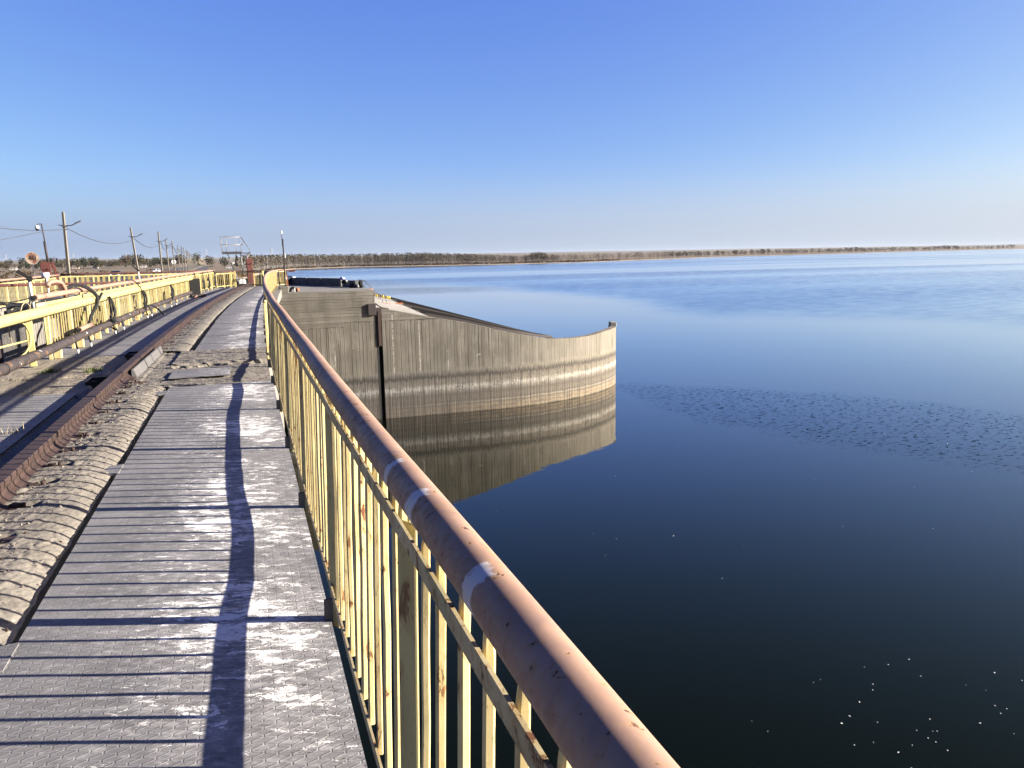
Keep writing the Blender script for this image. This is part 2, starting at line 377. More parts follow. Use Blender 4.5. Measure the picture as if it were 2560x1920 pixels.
    wl = t.step(t.math('ABSOLUTE', t.math('ADD', zw, t.math('MULTIPLY', nf, .10))), 0, 1)
    t.set('Base Color', base)
    h = t.math('SUBTRACT', t.math('ADD', t.math('MULTIPLY', val, .35), t.math('MULTIPLY', nf, .25)), t.math('MULTIPLY', lin, .8))
    h = t.math('ADD', h, t.math('MULTIPLY', t.noise(uv, 16, 4, .75), t.step(z, -5.2, -6.0, 0, .9)))
    t.bump(h, .8, .06); return t.mat
M['pier'] = m_pier()

def m_water():
    t = T('lake_water', .015, 0, .25); t.k = 1.0; t.set('IOR', 1.333); t.b.inputs['Specular Tint'].default_value = (1,.92,.34,1); P = t.pos(); s = t.sep(P)
    t.set('Base Color', (.0011,.0017,.0009)); 
    d = t.N.new('ShaderNodeVectorMath'); d.operation = 'LENGTH'; t.lk(t.mp(P, (1,1,0)), d.inputs[0]); r = d.outputs['Value']
    # calm water near the dam, wind-ruffled lanes farther out
    lane = t.noise(t.mp(P, (.0014,.011,1), (0,0,0), (0,0,R(-14))), 1.0, 4, .55)
    far = t.step(r, 90, 420)
    lanes = t.math('MULTIPLY', t.step(lane, .46, .58), far)
    # ripple tongue trailing away from the pier nose
    ax = t.math('SUBTRACT', s[0], 25.0); ay = t.math('SUBTRACT', s[1], 50.0)
    al = t.math('ADD', t.math('MULTIPLY', ax, .42), t.math('MULTIPLY', ay, -.907))
    ac = t.math('ADD', t.math('MULTIPLY', ax, .907), t.math('MULTIPLY', ay, .42))
    wob = t.math('MULTIPLY', t.math('SUBTRACT', t.noise(t.mp(P, (.16,.16,0)), 1.0, 4), .5), 4.0)
    dist = t.math('ADD', t.math('ABSOLUTE', ac), wob)
    wid = t.math('MINIMUM', t.math('ADD', t.math('MULTIPLY', al, .45), .9), 6.6)
    tongue = t.step(t.math('SUBTRACT', wid, dist), -1.2, 1.6)
    tongue = t.math('MULTIPLY', tongue, t.math('MULTIPLY', t.step(al, -.8, 1.5), t.step(al, 36, 18, .3, 1)))
    w1 = t.noise(t.mp(P, (.55,.9,1)), 1.0, 4, .6)
    w2 = t.noise(t.mp(P, (1.5,2.6,1), (0,0,0), (0,0,R(20))), 1.0, 3, .6)
    w3 = t.noise(t.mp(P, (2.7,5.0,1), (0,0,0), (0,0,R(-18))), 1.0, 3, .62)
    h = t.math('MULTIPLY', w1, .05)
    h = t.math('ADD', h, t.math('MULTIPLY', w2, t.math('ADD', t.math('MULTIPLY', lanes, .55), .010)))
    h = t.math('ADD', h, t.math('MULTIPLY', w1, t.math('ADD', t.math('MULTIPLY', lanes, .8), t.math('MULTIPLY', far, .12))))
    bn = t.bump(h, 1.0, .075)
    # steep wavelet fronts face the dam: breeze-ruffled lanes and the tongue mirror higher, darker sky
    sp = t.step(w3, .56, .66)
    tl = t.math('MULTIPLY', tongue, t.math('ADD', .006, t.math('MULTIPLY', sp, .22)))
    azm = t.math('ARCTAN2', s[0], s[1]); thr = t.math('SUBTRACT', 330.0, t.math('MULTIPLY', t.step(azm, .05, .62), 215.0))
    rr_ = t.math('DIVIDE', t.math('ADD', r, t.math('MULTIPLY', t.math('SUBTRACT', t.noise(t.mp(P, (.006,.012,1)), 1.0, 3), .5), 120.0)), thr)
    ruf = t.math('MULTIPLY', t.step(rr_, .85, 1.25), t.math('ADD', .42, t.math('MULTIPLY', t.step(lane, .36, .64), .58)))
    grain = t.step(t.noise(t.mp(P, (.22,.5,1)), 1.0, 4, .65), .35, .7, .6, 1.35)
    tl = t.math('ADD', tl, t.math('MULTIPLY', t.math('MULTIPLY', ruf, grain), .058))
    va = t.N.new('ShaderNodeVectorMath'); va.operation = 'MULTIPLY_ADD'; va.inputs[0].default_value = (-.45,-.89,0)
    cx = t.N.new('ShaderNodeCombineXYZ')
    for q in range(3): t.lk(tl, cx.inputs[q])
    t.lk(cx.outputs[0], va.inputs[1]); t.lk(bn.outputs[0], va.inputs[2])
    vn = t.N.new('ShaderNodeVectorMath'); vn.operation = 'NORMALIZE'; t.lk(va.outputs[0], vn.inputs[0]); pass
    # dark diffuse body under a mirror whose strength climbs steeply at grazing angles
    lw = t.N.new('ShaderNodeLayerWeight'); lw.inputs['Blend'].default_value = .5; t.lk(vn.outputs[0], lw.inputs['Normal'])
    fr = t.math('MINIMUM', t.math('MULTIPLY', t.math('POWER', lw.outputs['Facing'], 4.8), 1.25), 1.0)
    gl = t.N.new('ShaderNodeBsdfGlossy'); t.lk(vn.outputs[0], gl.inputs['Normal']); t.lk(t.mix(t.step(lw.outputs['Facing'], .45, .82), (1,.95,.50), (1,1,1)), gl.inputs['Color']); t.lk(t.math('ADD', .012, t.math('MULTIPLY', lanes, .05)), gl.inputs['Roughness'])
    df = t.N.new('ShaderNodeBsdfDiffuse'); df.inputs['Color'].default_value = (.0012,.0018,.0011,1)
    ms = t.N.new('ShaderNodeMixShader'); t.lk(fr, ms.inputs[0]); t.lk(df.outputs[0], ms.inputs[1]); t.lk(gl.outputs[0], ms.inputs[2])
    t.lk(ms.outputs[0], t.N['Material Output'].inputs['Surface']); t.N.remove(t.b)
    return t.mat
M['water'] = m_water()

def m_land():
    t = T('dry_autumn_land', .98, 0, .1); t.k = .36; P = t.pos(); z = t.sep(P)[2]
    lane = t.noise(t.mp(P, (.0035,.012,1), (0,0,0), (0,0,R(8))), 1.0, 5, .6)
    c = t.ramp(lane, [(0,(.12,.095,.07)),(.36,(.15,.115,.08)),(.45,(.32,.25,.175)),(.52,(.21,.16,.115)),(.60,(.36,.285,.20)),(.72,(.19,.145,.105)),(1,(.30,.235,.165))])
    c = t.mix(t.step(t.noise(P, .05, 4, .7), .52, .68, 0, .6), c, (.11,.085,.055))
    sand = t.step(z, -7.05, -7.3)
    c = t.mix(sand, c, t.mix(t.noise(P, .02, 3), (.40,.33,.25), (.50,.42,.33)))
    c = t.mix(t.step(z, 2.0, 9.0), c, t.mix(t.step(t.noise(t.mp(P, (.0006,.0025,.03)), 1.0, 3), .4, .6), (.25,.22,.185), (.31,.275,.235)))
    t.set('Base Color', c); t.bump(t.noise(P, .4, 4), .4, .3); return t.mat
M['land'] = m_land()

def m_leaf(name, stops, sc=.02):
    t = T(name, .95, 0, .1); t.k = .27; g = t.N.new('ShaderNodeNewGeometry')
    f = t.math('ADD', t.math('MULTIPLY', g.outputs['Random Per Island'], .6), t.math('MULTIPLY', t.noise(g.outputs['Position'], sc, 3, .7), .5))
    t.set('Base Color', t.ramp(f, stops)); return t.mat
M['leaf_wood'] = m_leaf('wood_foliage', [(.2,(.05,.045,.034)),(.4,(.105,.085,.064)),(.55,(.145,.118,.092)),(.68,(.115,.104,.062)),(.8,(.18,.13,.075)),(.95,(.125,.112,.095))], .03)
M['leaf_green'] = m_leaf('evergreen_foliage', [(.2,(.02,.026,.014)),(.5,(.045,.052,.028)),(.75,(.07,.075,.04)),(.95,(.10,.085,.04))], .05)
M['leaf_brown'] = m_leaf('autumn_foliage', [(.2,(.05,.035,.022)),(.5,(.12,.08,.048)),(.75,(.18,.12,.065)),(.95,(.16,.13,.08))], .05)
M['leaf_olive'] = m_leaf('olive_foliage', [(.2,(.035,.033,.018)),(.5,(.08,.075,.04)),(.75,(.13,.105,.05)),(.95,(.10,.085,.06))], .05)
M['bark'] = simple('bark', (.15,.125,.105), .95, 0, .25, .4, 0)
M['birch'] = simple('pale_bark', (.42,.385,.35), .95, 0, .25, .4, 0)
M['grass_tuft'] = simple('grass_tuft', (.11,.13,.035), .9, 0, .4, 30, 0)
M['dry_grass'] = simple('dry_grass', (.42,.35,.20), .9, 0, .3, 30, 0)
# ------------------------------------------------------------------ setting: dam, deck, road, land, water
def uvd(v): return (v.x - curve_off(v.y) + 10.0, v.y + 5.0)
def nz(x, y, s, seed=0.0): return noise.noise(Vector((x*s+seed, y*s, seed*1.7)))
def frange(a, b, st):
    n = max(1, int(round((b-a)/st))); return [a+(b-a)*i/n for i in range(n+1)]

mb = MB()                                            # body of the dam under the walkway
mb.sweep([(-3.5,-14),(.27,-14),(.27,-.30),(-3.5,-.30)], frange(-6, 50, 2))
mb.sweep([(.24,-.42),(.62,-.42),(.62,-.02),(.24,-.02)], frange(29, 50, 1.5))
tag(mb.build('dam_body', M['conc_dark']), kind='structure')
mb = MB(); mb.prism([(-8.6,-6),(-3.5,-6),(-3.5,50),(-8.6,50)], -6.5, -3.4)
mb.prism([(-24,-6),(-8.6,-6),(-8.6,52),(-24,52)], -14, 0.0)
mb.prism([(-3.5+curve_off(47),46.8),(-8.6,44.6),(-8.6,52),(1.6,52.5),(1.9,50.1),(-1.5,50.1)], -14, -.03)
tag(mb.build('gate_chamber', M['conc_dark']), kind='structure')
# rough concrete bed between rail and walkway plates
clipY = [0.4,1.05,1.7,2.4,3.05,3.7,4.35,5.0,5.67,6.24,6.78,7.28,7.9,8.47,9.1,9.7,10.32,10.8,11.32] + [15.4+.66*i for i in range(52)]
def mound(u, w):
    y = -1.0 + 51.0*w if False else w
    x0, x1 = -1.72, -1.058
    e = .016*nz(y, 3, 1.9) + .012*nz(y, 9, 6) - .010
    x = x0 + (x1+e-x0)*u
    z = .022 + .014*math.sin(u*3.1) + .010*nz(x, y, 2.3) + .006*nz(x, y, 9, 3) + .004*nz(x, y, 24, 5) + .0025*nz(x, y, 55, 2) + .045*max(0, nz(x, y, 7.5, 8)-.46)
    vd = noise.voronoi(Vector((x*7, y*7, 0)))[0]; z -= .014*max(0.0, 1-(vd[1]-vd[0])/.10)*max(0.0, nz(x, y, 1.4, 11)+.25)
    if y > 2: z += .007*math.sin(y*1.1)*u
    ed = max(0.0, (u-.62)/.38); z -= .060*ed**2.6
    for c in clipY:
        d = abs(y-c)
        if d < .12 and x < -1.36:
            k = max(0.0, 1-(d/.085)**2)*max(0.0, min(1.0, (-1.38-x)/.05)); z -= .065*k
    if u > .985: z = -.30
    return on(x, y, z)
def patch(x0, x1, y0, y1, nx, ny, fz, mb):
    mb.grid(lambda u, w: on(x0+(x1-x0)*u, y0+(y1-y0)*w, fz(x0+(x1-x0)*u, y0+(y1-y0)*w)), nx, ny)
mb = MB()
mb.grid(lambda u, w: mound(u, -1+11.9*w), 56, 900)
mb.grid(lambda u, w: mound(u, 14.9+35*w), 16, 420)
for q, f_ in enumerate(mb.f):                         # the drop into the gap is coloured black to stand in for deep shade
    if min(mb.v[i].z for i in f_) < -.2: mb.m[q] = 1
def zmid(x, y):                                       # broken bare concrete between two plate runs
    z = -.012 + .014*nz(x, y, 2.5, 2) + .010*nz(x, y, 9, 4) + .006*nz(x, y, 25, 6)
    cy = 12.95 + .14*nz(x, 1, 2.6) + .05*nz(x, 3, 9) - .10*max(0, -x-.4)
    d = abs(y-cy); wd = .13 + .11*nz(x, 7, 1.7)
    if x > -1.15: z -= .16*max(0.0, 1-(d/max(.05, wd))**2) * (1 if x < .3 else 0)
    if y > 13.1 and y < 14.9 and x > -1.2: z += .03
    if x < -1.45: z += .015
    return z
patch(-1.72, .235, 10.86, 14.95, 120, 200, zmid, mb)
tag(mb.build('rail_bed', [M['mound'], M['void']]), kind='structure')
mb = MB()
def zleft(x, y):
    z = -.012 + .012*nz(x, y, 1.6, 8) + .010*nz(x, y, 7, 9) + .005*nz(x, y, 22, 9)
    if 10.4 < y < 15.2:
        cy = 12.35 + .10*nz(x, 2, 1.7) + .05*nz(x, 5, 7); d = abs(y-cy); wd = .10+.09*nz(x, 3, 1.3)
        z -= .12*max(0.0, 1-(d/max(.04, wd))**2)
        z += .012
    if x > -2.02: z = min(z, -.05 + .02*nz(x, y, 5))
    return z
patch(-3.5, -1.80, -2, 10.5, 24, 160, zleft, mb)
patch(-3.5, -1.80, 10.5, 15.1, 70, 190, zleft, mb)
patch(-3.5, -1.80, 15.1, 50, 20, 220, zleft, mb)
tag(mb.build('left_deck', M['conc_left']), kind='structure')

# steel tread plates
def plate(name, label, x0, x1, y0, y1, z=0.0, mat='plate', tabs=(), warp=.004, grp='steel tread plates of the walkway', th=.008):
    mb = MB(); nx, ny = 14, max(4, int((y1-y0)/.16))
    f = lambda x, y: z + warp*.8*nz(x, y, 1.3, 3) + warp*.5*nz(x, y, 3.5, 2)
    mb.grid(lambda u, w: on(x0+(x1-x0)*u, y0+(y1-y0)*w, f(x0+(x1-x0)*u, y0+(y1-y0)*w)), nx, ny)
    ys = frange(y0, y1, .16)
    for xe, s in ((x0, 1), (x1, -1)):
        for a, b in zip(ys[:-1], ys[1:]):
            p = [on(xe, a, f(xe, a)), on(xe, b, f(xe, b)), on(xe, b, f(xe, b)-th), on(xe, a, f(xe, a)-th)]
            mb.quad(*(p if s > 0 else p[::-1]), mi=1)
    xs = frange(x0, x1, .1)
    for ye, s in (((y0, 1), (y1, -1)) if 'beside the third' not in label else ()):
        for a, b in zip(xs[:-1], xs[1:]):
            p = [on(a, ye, f(a, ye)), on(a, ye, f(a, ye)-th), on(b, ye, f(b, ye)-th), on(b, ye, f(b, ye))]
            mb.quad(*(p if s > 0 else p[::-1]), mi=1)
    for tx0, tx1, ty0, ty1 in tabs:
        mb.hexa([on(tx0,ty0,z-.012), on(tx1,ty0,z-.012), on(tx1,ty1,z-.012), on(tx0,ty1,z-.012), on(tx0,ty0,z-.003), on(tx1,ty0,z+.005), on(tx1,ty1,z+.005), on(tx0,ty1,z-.003)])
    o = mb.build(name, [M[mat], M['plate_edge']], uv=uvd)
    return tag(o, label, 'floor plate', grp)
plate('floor_plate', 'grey tread plate nearest the camera, splashed with bird droppings, bottom edge of the photo', -1.035, .262, -1.5, 3.62, 0, tabs=((-1.17,-1.02,3.36,3.6),))
plate('floor_plate', 'grey tread plate with heaviest white droppings, beside the third railing post', -1.03, .262, 3.6215, 6.7235, 0, tabs=((-1.19,-1.02,6.42,6.70),))
plate('floor_plate', 'grey tread plate ending at the broken bare concrete, a dark slot near its far edge', -1.02, .262, 6.725, 10.75, 0, tabs=((-1.20,-1.0,10.2,10.45),))
plate('floor_plate', 'small loose grey sheet lying on the bare concrete between two runs of walkway plates', -1.10, -.30, 11.42, 12.28, .022, warp=.008)
plate('floor_plate', 'grey tread plate just past the bare concrete gap, with a bent near corner', -.98, .262, 14.92, 21.9, .012, tabs=((-1.12,-.75,14.75,14.95),))
plate('floor_plate', 'grey tread plate halfway to the far end of the walkway, with droppings by the railing', -1.0, .262, 21.93, 31.3, .012)
plate('floor_plate', 'clean grey tread plate at the far walkway end by the tall red column', -1.0, .262, 31.4, 49.6, .004, warp=.002)
g2 = 'steel tread plates left of the crane rail'
plate('floor_plate', 'nearest grey tread plate left of the crane rail, at the left edge of the photo', -3.42, -2.07, -2, 10.72, .012, 'plate_left', grp=g2)
plate('floor_plate', 'long grey tread plate beneath the yellow pipe, left of the crane rail', -3.42, -1.92, 14.85, 25.4, .012, 'plate_left', grp=g2)
plate('floor_plate', 'far grey tread plate beside the leaning dark rubber sheet, left of the crane rail', -3.42, -1.92, 25.43, 49.4, .012, 'plate_left', grp=g2, warp=.002)

# water, land, road embankment
mb = MB(); mb.quad((-400,-400,-7.85),(9000,-400,-7.85),(9000,9000,-7.85),(-400,9000,-7.85))
tag(mb.build('lake_water', M['water']), kind='structure')
shore = [(-14,300),(-8,395),(1,428),(9,560),(22,700),(51,828),(118,900),(155,878),(204,858),(255,836),(400,868),(618,1065),(924,1349),(1416,1587),(2083,1997),(2420,2150),(3600,2600),(6500,3200)]
sp = sorted((math.atan2(x, y), math.hypot(x, y)) for x, y in shore)
def shore_r(az):
    if az < sp[0][0]: return 40.0
    for (a, r), (b, q) in zip(sp[:-1], sp[1:]):
        if a <= az <= b:
            k = (az-a)/(b-a); return (r+(q-r)*k) * (1+.010*nz(az*60, 0, 1.0)+.004*nz(az*300, 2, 1.0))
    return sp[-1][1]
steps = [-30, -6, 0, 5, 14, 30, 60, 130, 260, 450, 700, 1000, 1400, 2000, 2800, 3600, 4600, 5600, 6800]
def land_z(az, d, r):
    pts = [(-30,-10.5),(-6,-8.3),(0,-7.86),(5,-7.5),(14,-7.2),(30,-6.9),(60,-6.7),(260,-6.4),(1000,-5.2),(2000,-3.5),(2800,2),(3600,12),(4600,23),(5600,27),(6800,27)]
    for (a, p), (b, q) in zip(pts[:-1], pts[1:]):
        if d <= b: z = p+(q-p)*max(0, (d-a)/(b-a)); break
    if d > 30: z += .35*noise.noise(Vector((r*math.sin(az)*.012, r*math.cos(az)*.012, 3)))
    if d > 2400: z += 3.0*noise.noise(Vector((az*9, d*.0005, 1)))
    return z
azs = frange(-1.45, sp[0][0]-.0005, .03) + frange(sp[0][0], 1.11, .0075)
mb = MB(); n0 = 0
for az in azs:
    r0 = shore_r(az)
    for d in steps:
        left = az < sp[0][0]
        r = r0 + (d if not left or d > 0 else d*.5)
        z = land_z(az, d if not left else max(d, 20), r)
        mb.v.append(Vector((r*math.sin(az), r*math.cos(az), z)))
k = len(steps)
for i in range(len(azs)-1):
    for j in range(k-1): mb.face((i*k+j, i*k+j+1, (i+1)*k+j+1, (i+1)*k+j), 0, True)
tag(mb.build('land', M['land']), kind='structure')

def road_c(y):                                        # centre of the embankment road
    return -15.0 - .028*(y-50) - 16*(1-math.exp(-max(0, y-50)/260.0))*.55
def road_z(y):
    return -.02 - 2.1*(1-math.exp(-max(0, y-52)/120.0))
ry = frange(50, 200, 10) + frange(220, 1000, 40)
mb = MB()
mb.loft([[(road_c(y)-3.6, y, road_z(y)), (road_c(y)+3.6, y, road_z(y)), (road_c(y)+3.6, y, road_z(y)-.4), (road_c(y)-3.6, y, road_z(y)-.4)] for y in ry], True, 0, False)
tag(mb.build('road', M['asphalt']), kind='structure')
mb = MB()
mb.loft([[(road_c(y)-22, y, -7.2), (road_c(y)-5.5, y, road_z(y)-.06), (road_c(y)+4.6, y, road_z(y)-.06), (road_c(y)+7, y, road_z(y)-.7), (road_c(y)+7, y, -9.5), (road_c(y)-22, y, -9.5)] for y in ry], True, 0, False)
tag(mb.build('embankment', M['land']), kind='structure')
mb = MB()
mb.loft([[(road_c(y)+5.2, y, road_z(y)+.25), (road_c(y)+15, y, -8.2), (road_c(y)+15, y, -10), (road_c(y)+5.2, y, -10)] for y in ry if y >= 70], True, 0, False)
tag(mb.build('upstream_revetment', M['revet']), kind='structure')

# ------------------------------------------------------------------ crane rail
root = empty('crane_rail', (-1.68,2,0), 'heavy rust-brown crane rail running along the middle of the dam', 'rail')
prof = [(-1.76,0),(-1.545,0),(-1.545,.014),(-1.61,.030),(-1.645,.055),(-1.655,.080),(-1.645,.108),(-1.622,.122),(-1.618,.160),(-1.624,.170),(-1.736,.170),(-1.742,.160),(-1.738,.122),(-1.715,.108),(-1.705,.08),(-1.715,.055),(-1.75,.030),(-1.79,.014)]
prof = prof[1:] + [(-1.79,0)]
mb = MB(); ys = frange(-2, 11.75, .25); mb.sweep(prof, ys); mb.sweep(prof, frange(11.757, 31.5, .5)); mb.sweep(prof, frange(31.507, 54.6, .8))
mb.build('rail', M['rail'], root)
cm = None
for i, y in enumerate(clipY[:60]):
    if i == 0:
        m2 = MB(); m2.bbox((0,0,.002), (.15,.08,.022), .005); m2.box((-.055,0,.02), (.05,.06,.028)); m2.tube([(.0,0,0),(0,0,.045)], .016, 6)
        m2.bbox((.085,.0,.010), (.075,.07,.012), .003)
        c = m2.build('rail_clip', M['rust_dark'], root, world=True); cm = c
    else:
        c = cm.copy(); COL.objects.link(c); c.parent = root
    c.location = on(-1.485, y, .002+.008*rnd.random()) - root.location
    c.rotation_euler = (rnd.uniform(-.12,.12), rnd.uniform(-.06,.10), rnd.uniform(-.45,.45)); c.scale = (rnd.uniform(.8,1.2), rnd.uniform(.7,1.2), 1)
M['splice'] = simple('splice_steel', (.17,.162,.16), .7, 0, .2, 7, spec=.2)
mb = MB(); mb.hexa([on(-1.60,11.85,.0), on(-1.53,11.85,.0), on(-1.50,15.0,.0), on(-1.57,15.0,.0), on(-1.60,11.85,.125), on(-1.575,11.85,.125), on(-1.545,15.0,.125), on(-1.57,15.0,.125)])
tag(mb.build('splice_bar', M['splice'], root), 'pale grey splice bar bolted to the rail side')
for nm, lab, x, y, sx, sy in (('drain_box', 'black open steel box beside the rail, nearer one of two', -1.97, 11.6, .26, .42), ('drain_box', 'black open steel box beside the rail, farther one of two', -1.93, 14.75, .26, .5)):
    mb = MB(); p = on(x, y)
    for dx, dy, ax, ay in ((-sx/2,0,.012,sy),(sx/2,0,.012,sy),(0,-sy/2,sx-.014,.012),(0,sy/2,sx-.014,.012)): mb.box((p.x+dx, p.y+dy, .0), (ax, ay, .10))
    mb.box((p.x, p.y, -.045), (sx-.02, sy-.02, .01))
    tag(mb.build(nm, M['void']), lab, 'drain box', 'steel boxes beside the rail')
mb = MB(); rc = random.Random(31)                      # crumbs of broken concrete
for i in range(1500):
    if i < 1050:
        y = 1.2+10.5*rc.random()**1.3; x = -1.56+.48*rc.random()**1.5; b = mound((x+1.72)/.66, y)
    elif i < 1350: x = rc.uniform(-1.5, .2); y = rc.choice([12.95, 12.95, 14.7, 11.1])+rc.gauss(0,.16); b = on(x, y, zmid(x, y))
    else: x = rc.uniform(-3.4, -2.1); y = rc.choice([12.35, 11.0, 14.7])+rc.gauss(0,.2); b = on(x, y, zleft(x, y))
    if b.z < -.15: continue
    s_ = .004+.013*rc.random()**3; a = rc.uniform(0,6.28); n_ = len(mb.v)
    for q in range(4): mb.v.append(b+Vector((math.cos(a+1.57*q)*s_*rc.uniform(.7,1.3), math.sin(a+1.57*q)*s_*rc.uniform(.7,1.3), -.002)))
    mb.v.append(b+Vector((rc.uniform(-.4,.4)*s_, rc.uniform(-.4,.4)*s_, s_*rc.uniform(.6,1.2))))
    for q in range(4): mb.face((n_+q, n_+(q+1) % 4, n_+4), 1 if i % 3 == 0 else 0)
tag(mb.build('concrete_crumbs', [M['mound'], M['rust_dark']]), 'crumbs of broken concrete scattered along the rail bed', 'crumbs', None, 'stuff')
def tuft(name, label, x, y, n, h, mat, spread, cat='grass tuft', grp='grass tufts on the left deck'):
    mb = MB(); c = on(x, y, -.02)
    for i in range(n):
        a = rnd.uniform(0, 6.28); r = spread*rnd.random(); b = c + Vector((math.cos(a)*r, math.sin(a)*r*.5, 0)); l = h*rnd.uniform(.5, 1.1)
        tip = b + Vector((rnd.uniform(-.6,.6)*l, rnd.uniform(-.4,.4)*l, l)); md = (b+tip)/2 + Vector((0,0,l*.15)); w = Vector((math.sin(a), math.cos(a), 0))*.004
        nn = len(mb.v); mb.v += [b-w, b+w, md+w*.8, md-w*.8, tip]; mb.face((nn,nn+1,nn+2,nn+3)); mb.face((nn+3,nn+2,nn+4))
    return tag(mb.build(name, M[mat]), label, cat, grp)
tuft('grass_tuft', 'green grass tuft in the deck crack, farther from the rail', -2.86, 13.0, 160, .10, 'grass_tuft', .20)
tuft('grass_tuft', 'green grass tuft in the deck crack, closest to the rail', -2.26, 12.85, 150, .10, 'grass_tuft', .15)
tuft('dry_stalks', 'few dry pale stalks sticking up beside the nearest left tread plate', -2.2, 8.35, 12, .14, 'dry_grass', .12, 'dry stalks', None)

# ------------------------------------------------------------------ right railing
YB = [(-2,.155),(2.4,.153),(2.6,.151),(3.0,.150),(3.24,.148),(3.45,.146),(3.6,.142),(3.77,.136),(3.95,.134),(4.16,.132),(4.38,.130),(4.64,.132),(4.84,.137),(5.5,.15),(6.5,.158),(7.5,.161),(8.04,.165),(8.6,.164),(9.06,.157),(9.54,.151),(10.1,.149),(10.6,.159),(11,.155),(13,.105),(18,.10),(24,.10),(33,.11),(50,.12)]
def zbar(y):
    for (a, p), (b, q) in zip(YB[:-1], YB[1:]):
        if y <= b: return p+(q-p)*(y-a)/(b-a)
    return .12
def drift(y): return .006*max(0.0, min(1.0, (2.2-y)/1.6))
root = empty('railing', (.285,2,0), 'yellow railing with thick pink handrail along the water edge of the walkway', 'railing')
endp = [Vector((2.05,49.35,1.02)), Vector((2.42,49.15,1.0))]
ys = frange(-1.2, 48.6, .22)
mb = MB(); mb.tube([on(.320+drift(y)+.010*nz(y, 0, .45), y, 1.085+.007*nz(y, 4, .5) - .08*max(0, (y-34)/15)) for y in ys] + endp, .0435, 20)
mb.build('handrail', M['pink'], root)
mb = MB(); mb.bar([on(.289+drift(y)*.8+.004*nz(y, 2, 1.3), y, 1.000+.006*nz(y, 6, 1.1) - .06*max(0, (y-34)/15)) for y in frange(-1.2, 48.8, .2)], .007, .042)
mb.build('top_bar', M['yellow_rusty'], root)
mb = MB(); mb.bar([on(.272+.004*nz(y, 5, 1.3), y, zbar(y)) for y in frange(-1.2, 48.8, .1)], .007, .042)
mb.build('bottom_bar', M['yellow_rusty'], root)
posts = [0.0,1.66,3.33,5.03,6.74,8.6,10.5] + [12.3+1.7*i for i in range(22)]
pm = None
for y in posts:
    if pm is None:
        m2 = MB(); m2.bbox((.005,0,.50), (.010,.062,1.04), .003, rz=R(31)); m2.box((.022,.026,.50), (.018,.012,1.04), rz=R(8)); m2.bbox((-.018,.012,.045), (.05,.012,.13), .003, mi=1)
        pm = p = m2.build('post', [M['post_dirty'], M['plate_edge']], root, world=True)
    else:
        p = pm.copy(); COL.objects.link(p); p.parent = root
    p.location = on(.276+drift(y)*.5, y, -.01) - root.location; p.rotation_euler = (0, .028, -math.atan(.00192*max(0, y-8)))
vars_ = []
for q in range(9):
    m2 = MB(); rings = []; a0 = R(rnd.uniform(-14, 16)); hw = .0092
    hs = [0,.12,.3,.5,.7,.86,.925,.955+.012*rnd.random()]
    for i, h in enumerate(hs):
        ox, oy = (.0035*nz(q*3.3, h*3, 1.0), .005*nz(q*5.1, h*2.6, 1.0)) if 0 < i < 6 else (0, 0)
        s = hw*(1+.06*nz(q, h*9, 1)); c = .0035
        if i == 7: s *= rnd.uniform(.72,.95); ox += rnd.uniform(-.002,.002)
        ring = [(-s+c,-s),(s-c,-s),(s,-s+c),(s,s-c),(s-c,s),(-s+c,s),(-s,s-c),(-s,-s+c)]
        rings.append([(ox+x*math.cos(a0)-y*math.sin(a0), oy+x*math.sin(a0)+y*math.cos(a0), h+(rnd.uniform(-.010,.012) if i == 7 else 0)) for x, y in ring])
    m2.loft(rings, True, 0, False); vars_.append(m2)
bys = []
allp = posts
for a, b in zip(allp[:-1], allp[1:]):
    n = int(round((b-a)/.153))
    bys += [a+(b-a)*(i+1)/n - .012 for i in range(n-1)] + [b-.045 if False else b+.050]
bys = [y for y in bys if y > -.9]
bys.insert(0, -.2)
meshes = []
rest = MB()
for i, y in enumerate(bys):
    yy = y + rnd.uniform(-.006, .006); base = on(.283+drift(y)*.6, yy, zbar(y)-.004); lean = .033+rnd.uniform(-.006,.006)
    if i < 100:
        if len(meshes) < 9:
            o = vars_[i].build('baluster', M['yellow'], root, world=True); meshes.append(o)
        else:
            o = meshes[rnd.randrange(9)].copy(); COL.objects.link(o); o.parent = root
        o.location = base - root.location; o.rotation_euler = (rnd.uniform(-.006,.006), lean, rnd.uniform(-.12,.12)); o.scale = (1, 1, (1.037-base.z)/.96)
    else:
        rest.tube([base, base+Vector((.03,0,.93))], .0125, 4, twist=R(45), sm=False)
tag(rest.build('baluster', M['yellow'], root), kind='stuff')
# last leg of the railing where it turns away from the walkway
mb = MB()
for t in frange(0, 1, .125):
    p = on(.285,48.6,0)*(1-t) + Vector((2.40,49.2,0))*t
    mb.tube([p+Vector((0,0,.10)), p+Vector((0,0,.98))], .014 if t not in (1.0,) else .035, 4, twist=R(45), sm=False)
mb.bar([on(.28,48.6,.14), (2.40,49.15,.14)], .01, .045); mb.bar([on(.28,48.6,.93), (2.40,49.15,.93)], .01, .045)
mb.box((2.12,49.28,.60), (.14,.02,.62)); mb.box((2.28,49.24,.60), (.10,.02,.62))
mb.build('end_panel', M['yellow'], root)
mb = MB(); mb.box((2.70,48.5,.98), (.50,.25,.05)); mb.bbox((2.74,48.5,.92), (.34,.18,.06), .02); mb.build('red_bracket', M['column_red'], root)
mb = MB(); p = on(.262,13.05,0); mb.bbox((p.x,p.y,.47), (.05,.05,.94), .008); mb.tube([(p.x,p.y,.93),(p.x,p.y,1.0)], .038, 10, rs=[.038,.02])
tag(mb.build('end_post', M['yellow'], root), 'short capped end post by the railing joint')
